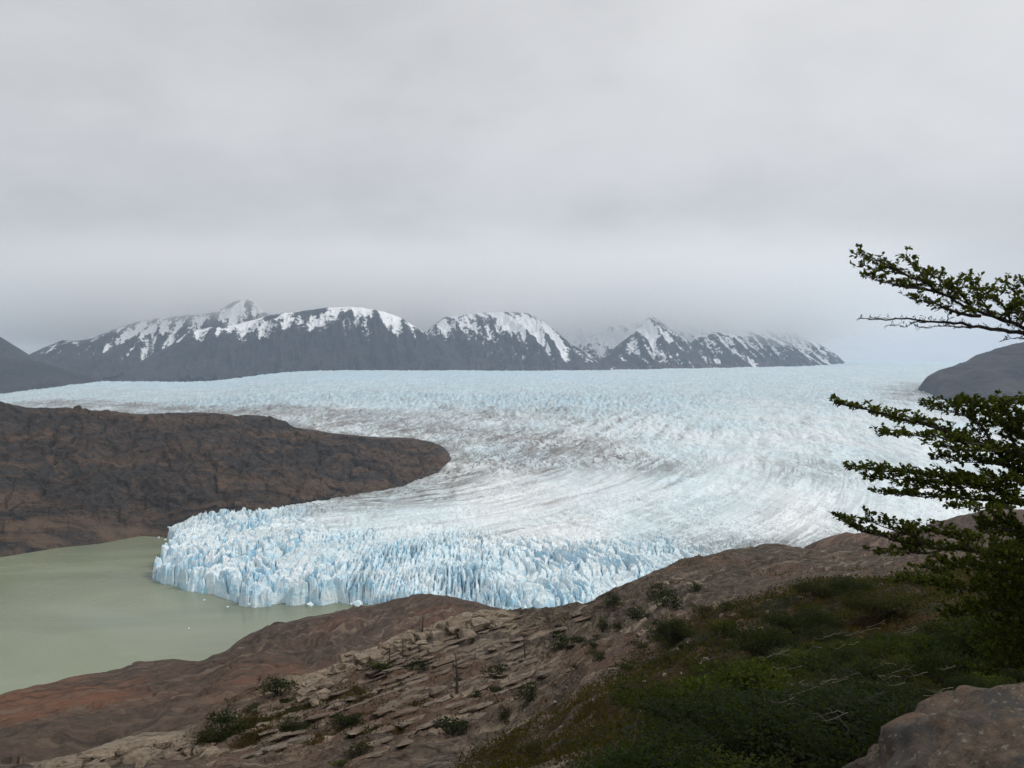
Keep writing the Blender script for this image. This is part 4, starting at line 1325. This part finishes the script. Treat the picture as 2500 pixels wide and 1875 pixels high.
# bleached dead branches lying over the thicket
DG = 'bleached dead branches in the thicket'
r_ = random.Random(31)
for i in range(40):
    u_ = r_.choice([r_.uniform(1880, 2330), r_.uniform(1700, 2300)]); v_ = r_.uniform(1530, 1790)
    g = ground_at(u_, v_ + 50, 4.5)
    ln = r_.uniform(0.25, 0.75) * (g.y / 12) ** 0.7
    a = r_.uniform(-1.0, 1.0) + (math.pi if r_.random() < .5 else 0)
    zone = 'left half of the thicket' if u_ < 2000 else 'right half of the thicket'
    base = g + Vector((0, -0.1, 0.42 + 0.012 * g.y + r_.uniform(-.12, .12)))
    pts = []
    for k in range(6):
        q_ = k / 5
        pts.append(Vector((math.cos(a) * ln * q_, 0.3 * math.sin(a) * ln * q_, ln * (0.25 * math.sin(q_ * 2.6 + a) * q_ + r_.gauss(0, .02)))))
    e = empty('dead_branch', base, 'thin bleached dead branch sticking out of the ' + zone, 'branch', 'dead branches in the ' + zone)
    tb = Tubes(); rad = 0.0040 * (g.y / 12) ** 0.6
    tb.add(pts, [rad * (1 - 0.75 * k / 5) for k in range(6)], 5)
    lo = tb.obj('limb', M_DEAD, e)
    tb = Tubes()
    for k in r_.sample((2, 3, 4), r_.choice([1, 1, 2])):
        d = Vector((math.cos(a + r_.choice([-.7, .7])), 0.2, r_.uniform(.1, .7))) * ln * r_.uniform(.12, .3)
        tb.add([pts[k], pts[k] + d * .5 + Vector((0, 0, .02)), pts[k] + d], [rad * .5, rad * .35, rad * .15], 4)
    tb.obj('twig', M_DEAD, lo)


# dead standing trees on the ridge
def snag(u_, v_, hpx, wpx, label, seed):
    r = random.Random(seed)
    g = ground_at(u_, v_, 60)
    h = hpx / F * g.y; w_ = wpx / F * g.y / 2
    e = empty('dead_tree', g, label, 'dead tree', 'dead trees on the ridge')
    tb = Tubes(); pts = [Vector((0.02 * h * math.sin(3 * q_ + seed), 0, h * q_)) for q_ in np.linspace(-0.05, 1, 8)]
    tb.add(pts, [w_ * (1 - 0.8 * k / 7) for k in range(8)], 7)
    to = tb.obj('trunk', M_SNAG, e)
    for k in range(7):
        q_ = r.uniform(0.35, 0.97); a = r.uniform(0, 6.28); l_ = h * r.uniform(.08, .2) * (1.2 - 0.6 * q_)
        p0 = Vector((0.02 * h * math.sin(3 * q_ + seed), 0, h * q_)); d = Vector((math.cos(a), math.sin(a), r.uniform(.1, .8))) * l_
        tb = Tubes(); tb.add([p0, p0 + d * .5, p0 + d + Vector((0, 0, .15 * l_))], [w_ * .35, w_ * .25, w_ * .08], 4)
        tb.obj('branch', M_SNAG, to)


snag(1114, 1690, 96, 9, 'tallest charred dead trunk standing before the bedded rock wall', 1)
snag(1281, 1612, 66, 5, 'slender dead tree on the bedded ledges right of the tallest one', 2)
snag(984, 1606, 52, 3.5, 'thin bare dead tree on the ledge under the pale boulders', 3)
snag(952, 1618, 48, 4, 'thin dead tree rising from the round green bush', 4)
snag(1032, 1545, 42, 6, 'dark little spire of a tree on the crest against the brown dome', 5)
snag(1160, 1612, 26, 3, 'short dead sapling on the slope under the capping outcrop', 6)

# ------------------------------------------------------------------ beech tree at the right edge
TY = 5.4
tree_base_xy = (4.35, 5.9)
tb_z = hill_z(*tree_base_xy)
tree = empty('beech_tree', (tree_base_xy[0], tree_base_xy[1], tb_z), 'wind-swept beech reaching layered leafy boughs in from the right edge', 'tree')
O3 = np.array(tree.location)
trunk_top = 261.6
tb = Tubes()
tr_pts = [Vector((tree_base_xy[0] + 0.10 * math.sin(q_ * 2.2) - 0.28 * q_, tree_base_xy[1] - 0.35 * q_, tb_z - 0.2 + (trunk_top - tb_z + 0.2) * q_)) for q_ in np.linspace(0, 1, 9)]
tb.add(tr_pts, [0.14 - 0.011 * k for k in range(9)], 9)
tb.obj('trunk', M_BARK, tree, O3)


def trunk_at(z):
    q_ = (z - tb_z + 0.2) / (trunk_top - tb_z + 0.2)
    q_ = min(max(q_, 0), 1)
    return Vector((tree_base_xy[0] + 0.10 * math.sin(q_ * 2.2) - 0.28 * q_, tree_base_xy[1] - 0.35 * q_, z))


def limb(path, y0, y1, r0, leafy=1.0, seed=0, to_trunk=True, sec_len=0.22, leaf=0.029, thick=0.26, dens=1.1):
    """path: photo pixels from the right (root) to the left (tip); y0, y1 forward distance of root and tip"""
    r = random.Random(seed); rs = np.random.default_rng(seed)
    n = len(path)
    pts = [P(u_, v_, y0 + (y1 - y0) * i / (n - 1)) for i, (u_, v_) in enumerate(path)]
    # resample
    cum = [0.0]
    for i in range(n - 1): cum.append(cum[-1] + (pts[i + 1] - pts[i]).length)
    L = cum[-1]
    m = max(8, int(L / 0.05))
    def at(s_):
        s_ = min(max(s_, 0), L)
        for i in range(n - 1):
            if s_ <= cum[i + 1]:
                return pts[i].lerp(pts[i + 1], (s_ - cum[i]) / max(cum[i + 1] - cum[i], 1e-6))
        return pts[-1]
    line = [at(L * k / m) + Vector((r.gauss(0, .004), r.gauss(0, .006), r.gauss(0, .004))) for k in range(m + 1)]
    tb = Tubes()
    if to_trunk:
        tp = trunk_at(line[0].z - 0.12)
        line = [tp, tp.lerp(line[0], .5) + Vector((0, 0, .03))] + line
    rr = [max(r0 * (1 - 0.88 * (k / (len(line) - 1)) ** 0.8), 0.0016) for k in range(len(line))]
    tb.add(line, rr, 6)
    C, D, SZ = [], [], []
    s_ = 0.02
    off = 2 if to_trunk else 0
    while s_ < L:
        q_ = s_ / L
        p = at(s_)
        d = (at(s_ + .02) - at(s_ - .02)).normalized()
        side = r.choice([-1, 1])
        sl = sec_len * (1.15 - 0.75 * q_) * r.uniform(.55, 1.15)
        # secondaries spread in a flat, layered spray, turned a little upward
        hor = Vector((d.x, d.y, 0)).normalized()
        perp = Vector((-hor.y, hor.x, 0)) * side
        dd = (d * r.uniform(.55, 1.0) + perp * r.uniform(.35, .95) + Vector((0, 0, r.uniform(-.10, .42) * thick / .35))).normalized()
        mid = p + dd * sl * .5 + Vector((r.gauss(0, .012), r.gauss(0, .012), r.gauss(0, .010)))
        end = p + dd * sl + Vector((r.gauss(0, .02), r.gauss(0, .02), r.uniform(-.01, .03)))
        tb.add([p, mid, end], [max(r0 * .22 * (1 - .6 * q_), .0022), .0018, .0010], 4)
        if leafy > 0:
            k = max(2, int(sl / 0.032))
            for j in range(k):
                f_ = (j + .6) / k
                b = p.lerp(mid, f_ * 2) if f_ < .5 else mid.lerp(end, f_ * 2 - 1)
                sd_ = 1 if j % 2 else -1
                pr = Vector((-dd.y, dd.x, 0)).normalized() * sd_
                td = (dd * .8 + pr * r.uniform(.4, .9) + Vector((0, 0, r.uniform(-.2, .5) * thick / .35))).normalized()
                tl = r.uniform(.030, .075)
                tb.add([b, b + td * tl], [.0013, .0008], 3)
                nl = int(r.uniform(7, 11) * leafy * dens)
                for a_ in range(nl):
                    g_ = r.uniform(.1, 1.05)
                    C.append(tuple(b + td * tl * g_ + Vector((r.gauss(0, .004), r.gauss(0, .004), r.gauss(0.003, .004)))))
                    D.append(tuple(td + Vector((0, 0, r.uniform(-.4, .3)))))
                    SZ.append(leaf * r.uniform(.7, 1.25))
        else:
            for j in range(3):
                b = p.lerp(end, r.uniform(.3, .95))
                e_ = b + (dd + Vector((r.gauss(0, .5), r.gauss(0, .5), r.gauss(.1, .5)))).normalized() * sl * r.uniform(.2, .45)
                tb.add([b, b.lerp(e_, .5) + Vector((0, 0, r.gauss(0, .008))), e_], [.0020, .0015, .0008], 3)
        s_ += r.uniform(.018, .045) / dens
    bo = tb.obj('branch', M_BARK, tree, O3)
    if C:
        V, Fc, tone = leaf_quads(np.array(C), np.array(D), np.array(SZ), rs, 0.9)
        fo = mesh_np('foliage', V - O3, Fc, M_LEAF, False, {'tone': tone}, bo)
        fo['kind'] = 'stuff'
    return bo


# upper bough
limb([(2560, 818), (2500, 800), (2438, 778), (2389, 761), (2357, 749), (2324, 729), (2289, 710), (2262, 691), (2221, 675), (2178, 664), (2140, 658), (2100, 647)], 5.3, 5.0, 0.016, 0.65, 1, True, 0.13, leaf=0.025)
limb([(2389, 772), (2343, 764), (2303, 749), (2289, 743), (2248, 732), (2221, 724)], 5.2, 5.05, 0.013, 0.7, 2, False, 0.10)
limb([(2300, 715), (2248, 705), (2208, 699), (2167, 690), (2140, 683), (2113, 677)], 5.15, 4.95, 0.011, 0.9, 3, False, 0.12)
limb([(2221, 675), (2178, 652), (2140, 634), (2102, 625)], 5.05, 5.0, 0.008, 0.8, 4, False, 0.09)
limb([(2289, 710), (2262, 680), (2240, 655), (2221, 640), (2208, 629)], 5.1, 5.15, 0.009, 0.8, 5, False, 0.10)
limb([(2330, 735), (2310, 700), (2290, 680), (2268, 668)], 5.15, 5.2, 0.008, 0.9, 6, False, 0.10)
limb([(2420, 772), (2395, 730), (2380, 700), (2372, 682)], 5.2, 5.25, 0.010, 1.1, 7, False, 0.14, thick=.6)
limb([(2375, 757), (2350, 722), (2325, 705), (2312, 700)], 5.2, 5.1, 0.009, 1.1, 8, False, 0.13, thick=.5)
limb([(2470, 790), (2450, 745), (2425, 725), (2400, 715)], 5.25, 5.2, 0.010, 1.1, 9, False, 0.15, thick=.5)
limb([(2520, 805), (2500, 750), (2480, 715), (2462, 700)], 5.3, 5.35, 0.011, 1.1, 10, False, 0.15, thick=.6)
limb([(2580, 800), (2540, 740), (2510, 700), (2490, 690)], 5.3, 5.3, 0.012, 1.1, 11, False, 0.15, thick=.6)
limb([(2530, 800), (2505, 780), (2490, 762), (2478, 768)], 5.3, 5.2, 0.008, 1.0, 12, False, 0.09, thick=.5)
# bare bough
limb([(2580, 828), (2500, 813), (2438, 805), (2370, 797), (2357, 790), (2275, 786), (2221, 779), (2145, 780), (2096, 778)], 5.35, 5.05, 0.020, 0, 13, True, 0.07)
limb([(2370, 799), (2303, 797), (2262, 800), (2237, 798)], 5.2, 5.1, 0.006, 0, 14, False, 0.05)
limb([(2260, 787), (2235, 789), (2210, 797), (2172, 793)], 5.15, 5.05, 0.005, 0, 15, False, 0.05)
limb([(2310, 788), (2318, 765), (2300, 752), (2282, 760)], 5.15, 5.15, 0.005, 0, 16, False, 0.04)
limb([(2560, 832), (2500, 828), (2460, 827), (2442, 831)], 5.3, 5.2, 0.006, 0, 17, False, 0.05)
# middle boughs
limb([(2620, 1118), (2500, 1107), (2397, 1089), (2337, 1062), (2277, 1040), (2201, 1025), (2165, 1013), (2100, 996), (2054, 985)], 5.5, 5.0, 0.028, 1.1, 21, True, 0.17)
limb([(2420, 1085), (2400, 1040), (2350, 1010), (2300, 1000), (2270, 998)], 5.3, 5.2, 0.012, 1.2, 22, False, 0.20, thick=.55)
limb([(2480, 1095), (2460, 1040), (2430, 1010), (2380, 995), (2340, 990)], 5.5, 5.35, 0.012, 1.2, 23, False, 0.20, thick=.55)
limb([(2560, 1080), (2520, 1040), (2470, 1030), (2420, 1035)], 5.5, 5.3, 0.012, 1.2, 24, False, 0.22, thick=.6)
limb([(2600, 1010), (2540, 990), (2490, 986), (2440, 984)], 5.4, 5.2, 0.008, 1.1, 25, False, 0.10)
limb([(2400, 1088), (2340, 1075), (2290, 1068), (2232, 1064), (2160, 1058)], 5.2, 4.9, 0.010, 1.1, 26, False, 0.14)
limb([(2440, 1102), (2380, 1100), (2330, 1096), (2276, 1086)], 5.2, 5.0, 0.008, 0.9, 27, False, 0.10)
limb([(2640, 1190), (2500, 1176), (2400, 1170), (2322, 1165), (2232, 1155), (2141, 1148), (2078, 1143)], 5.5, 4.95, 0.020, 1.2, 28, True, 0.17)
limb([(2420, 1172), (2340, 1180), (2240, 1176), (2170, 1168), (2126, 1168)], 5.3, 5.0, 0.010, 1.1, 29, False, 0.13)
limb([(2520, 1165), (2470, 1140), (2400, 1128), (2340, 1128), (2300, 1124)], 5.5, 5.3, 0.012, 1.2, 30, False, 0.18, thick=.5)
limb([(2640, 1245), (2500, 1232), (2400, 1222), (2352, 1215), (2262, 1213), (2200, 1208), (2160, 1206)], 5.5, 5.0, 0.018, 1.2, 31, True, 0.16)
limb([(2500, 1225), (2440, 1200), (2380, 1190), (2300, 1192), (2210, 1192)], 5.5, 5.2, 0.010, 1.2, 32, False, 0.16, thick=.5)
limb([(2480, 1238), (2420, 1240), (2370, 1240), (2330, 1236)], 5.3, 5.1, 0.009, 1.1, 33, False, 0.12)
limb([(2600, 1130), (2540, 1100), (2500, 1070), (2460, 1060)], 5.6, 5.5, 0.012, 1.3, 34, False, 0.24, thick=.8, dens=1.2)
limb([(2620, 1180), (2560, 1140), (2510, 1125), (2440, 1120)], 5.6, 5.5, 0.012, 1.3, 35, False, 0.24, thick=.8, dens=1.2)
limb([(2620, 1220), (2560, 1200), (2510, 1195), (2440, 1205)], 5.6, 5.5, 0.012, 1.3, 36, False, 0.24, thick=.8, dens=1.2)
# low bough
limb([(2640, 1362), (2500, 1353), (2400, 1346), (2322, 1342), (2262, 1336), (2201, 1325), (2126, 1302), (2090, 1291), (2075, 1276), (2056, 1262)], 5.6, 5.0, 0.020, 1.1, 41, True, 0.15)
limb([(2262, 1336), (2230, 1310), (2180, 1295), (2140, 1280), (2112, 1262)], 5.2, 5.1, 0.010, 1.1, 42, False, 0.14, thick=.5)
limb([(2380, 1345), (2340, 1315), (2290, 1300), (2230, 1290)], 5.35, 5.2, 0.010, 1.1, 43, False, 0.16, thick=.5)
limb([(2300, 1345), (2260, 1352), (2200, 1348), (2130, 1345)], 5.3, 5.1, 0.008, 1.0, 44, False, 0.12)
limb([(2560, 1340), (2500, 1300), (2450, 1290), (2400, 1300)], 5.8, 5.6, 0.012, 1.3, 45, False, 0.24, thick=.8, dens=1.2)
limb([(2600, 1420), (2500, 1400), (2420, 1395), (2340, 1385), (2260, 1388)], 5.9, 5.6, 0.014, 1.3, 46, False, 0.22, thick=.7, dens=1.2)
limb([(2600, 1470), (2500, 1450), (2430, 1440), (2350, 1440), (2280, 1430), (2200, 1425)], 6.1, 5.8, 0.014, 1.3, 47, False, 0.22, thick=.7, dens=1.2)
limb([(2620, 1520), (2520, 1500), (2440, 1490), (2360, 1500), (2300, 1505)], 6.1, 5.8, 0.014, 1.3, 48, False, 0.24, thick=.8, dens=1.2)
limb([(2620, 1570), (2540, 1550), (2460, 1550), (2390, 1560)], 6.1, 5.9, 0.014, 1.3, 49, False, 0.24, thick=.8, dens=1.2)
limb([(2620, 1380), (2560, 1370), (2500, 1350), (2440, 1350)], 6.1, 5.9, 0.014, 1.3, 50, False, 0.26, thick=.9, dens=1.3)
for q_ in range(7):
    limb([(2620, 1330 + 52 * q_), (2540, 1310 + 52 * q_), (2450, 1305 + 54 * q_), (2370 + 8 * q_, 1325 + 54 * q_)], 6.5, 6.3, 0.014, 1.3, 60 + q_, False, 0.26, thick=.9, dens=1.2)
limb([(2640, 1630), (2560, 1610), (2480, 1605), (2420, 1615)], 6.1, 5.9, 0.014, 1.3, 51, False, 0.24, thick=.8, dens=1.2)

# ------------------------------------------------------------------ air
def box(name, lo, hi, mat):
    V = np.array([(x_, y_, z_) for z_ in (lo[2], hi[2]) for y_ in (lo[1], hi[1]) for x_ in (lo[0], hi[0])])
    Fc = np.array([(0, 2, 3, 1), (4, 5, 7, 6), (0, 1, 5, 4), (2, 6, 7, 3), (0, 4, 6, 2), (1, 3, 7, 5)])
    return mesh_np(name, V, Fc, mat, False)


hm = bpy.data.materials.new('haze_air'); hm.use_nodes = True
ht = NT(hm.node_tree)
pv = ht.n('ShaderNodeVolumePrincipled', {'Color': (0.69, 0.82, 1.0), 'Density': 3.9e-5, 'Anisotropy': 0.2})
ht.n('ShaderNodeOutputMaterial', {'Volume': pv.outputs[0]})
tag(box('haze', (-25000, -25000, -41), (25000, 25000, 1400), hm), kind='stuff')


cm = bpy.data.materials.new('cloud_bank'); cm.use_nodes = True
ct = NT(cm.node_tree)
cp_ = wpos(ct)
cz = ct.n('ShaderNodeSeparateXYZ', {0: cp_}).outputs[2]
cn = ct.noise(ct.scale3(cp_, (1 / 1500, 1 / 1500, 1 / 600)), 1.0, 4, 0.55)
hh = ct.math('ADD', cz, ct.math('MULTIPLY', ct.math('SUBTRACT', cn, 0.5), 800.0))
cs = ct.n('ShaderNodeSeparateXYZ', {0: cp_})
dens = ct.math('MULTIPLY', ct.step(hh, 490, 830), ct.step(ct.math('ADD', cz, ct.math('MULTIPLY', ct.math('SUBTRACT', cn, 0.5), -900.0)), 2300, 900))
dens = ct.math('MULTIPLY', dens, ct.step(cs.outputs[0], -8800, -6000))
dens = ct.math('MULTIPLY', dens, ct.step(cs.outputs[0], 6500, 3500))
dens = ct.math('MULTIPLY', dens, ct.step(cs.outputs[1], 8600, 9700))
dens = ct.math('MULTIPLY', dens, 0.0017)
cv = ct.n('ShaderNodeVolumePrincipled', {'Color': (0.996, 0.996, 0.996), 'Density': dens, 'Anisotropy': 0.1})
ct.n('ShaderNodeOutputMaterial', {'Volume': cv.outputs[0]})
tag(box('cloud', (-9000, 7200, 480), (8000, 14500, 2750), cm), 'grey cloud bank lying on the mountain tops', 'cloud', kind='stuff')
S.cycles.volume_step_rate = 0.12
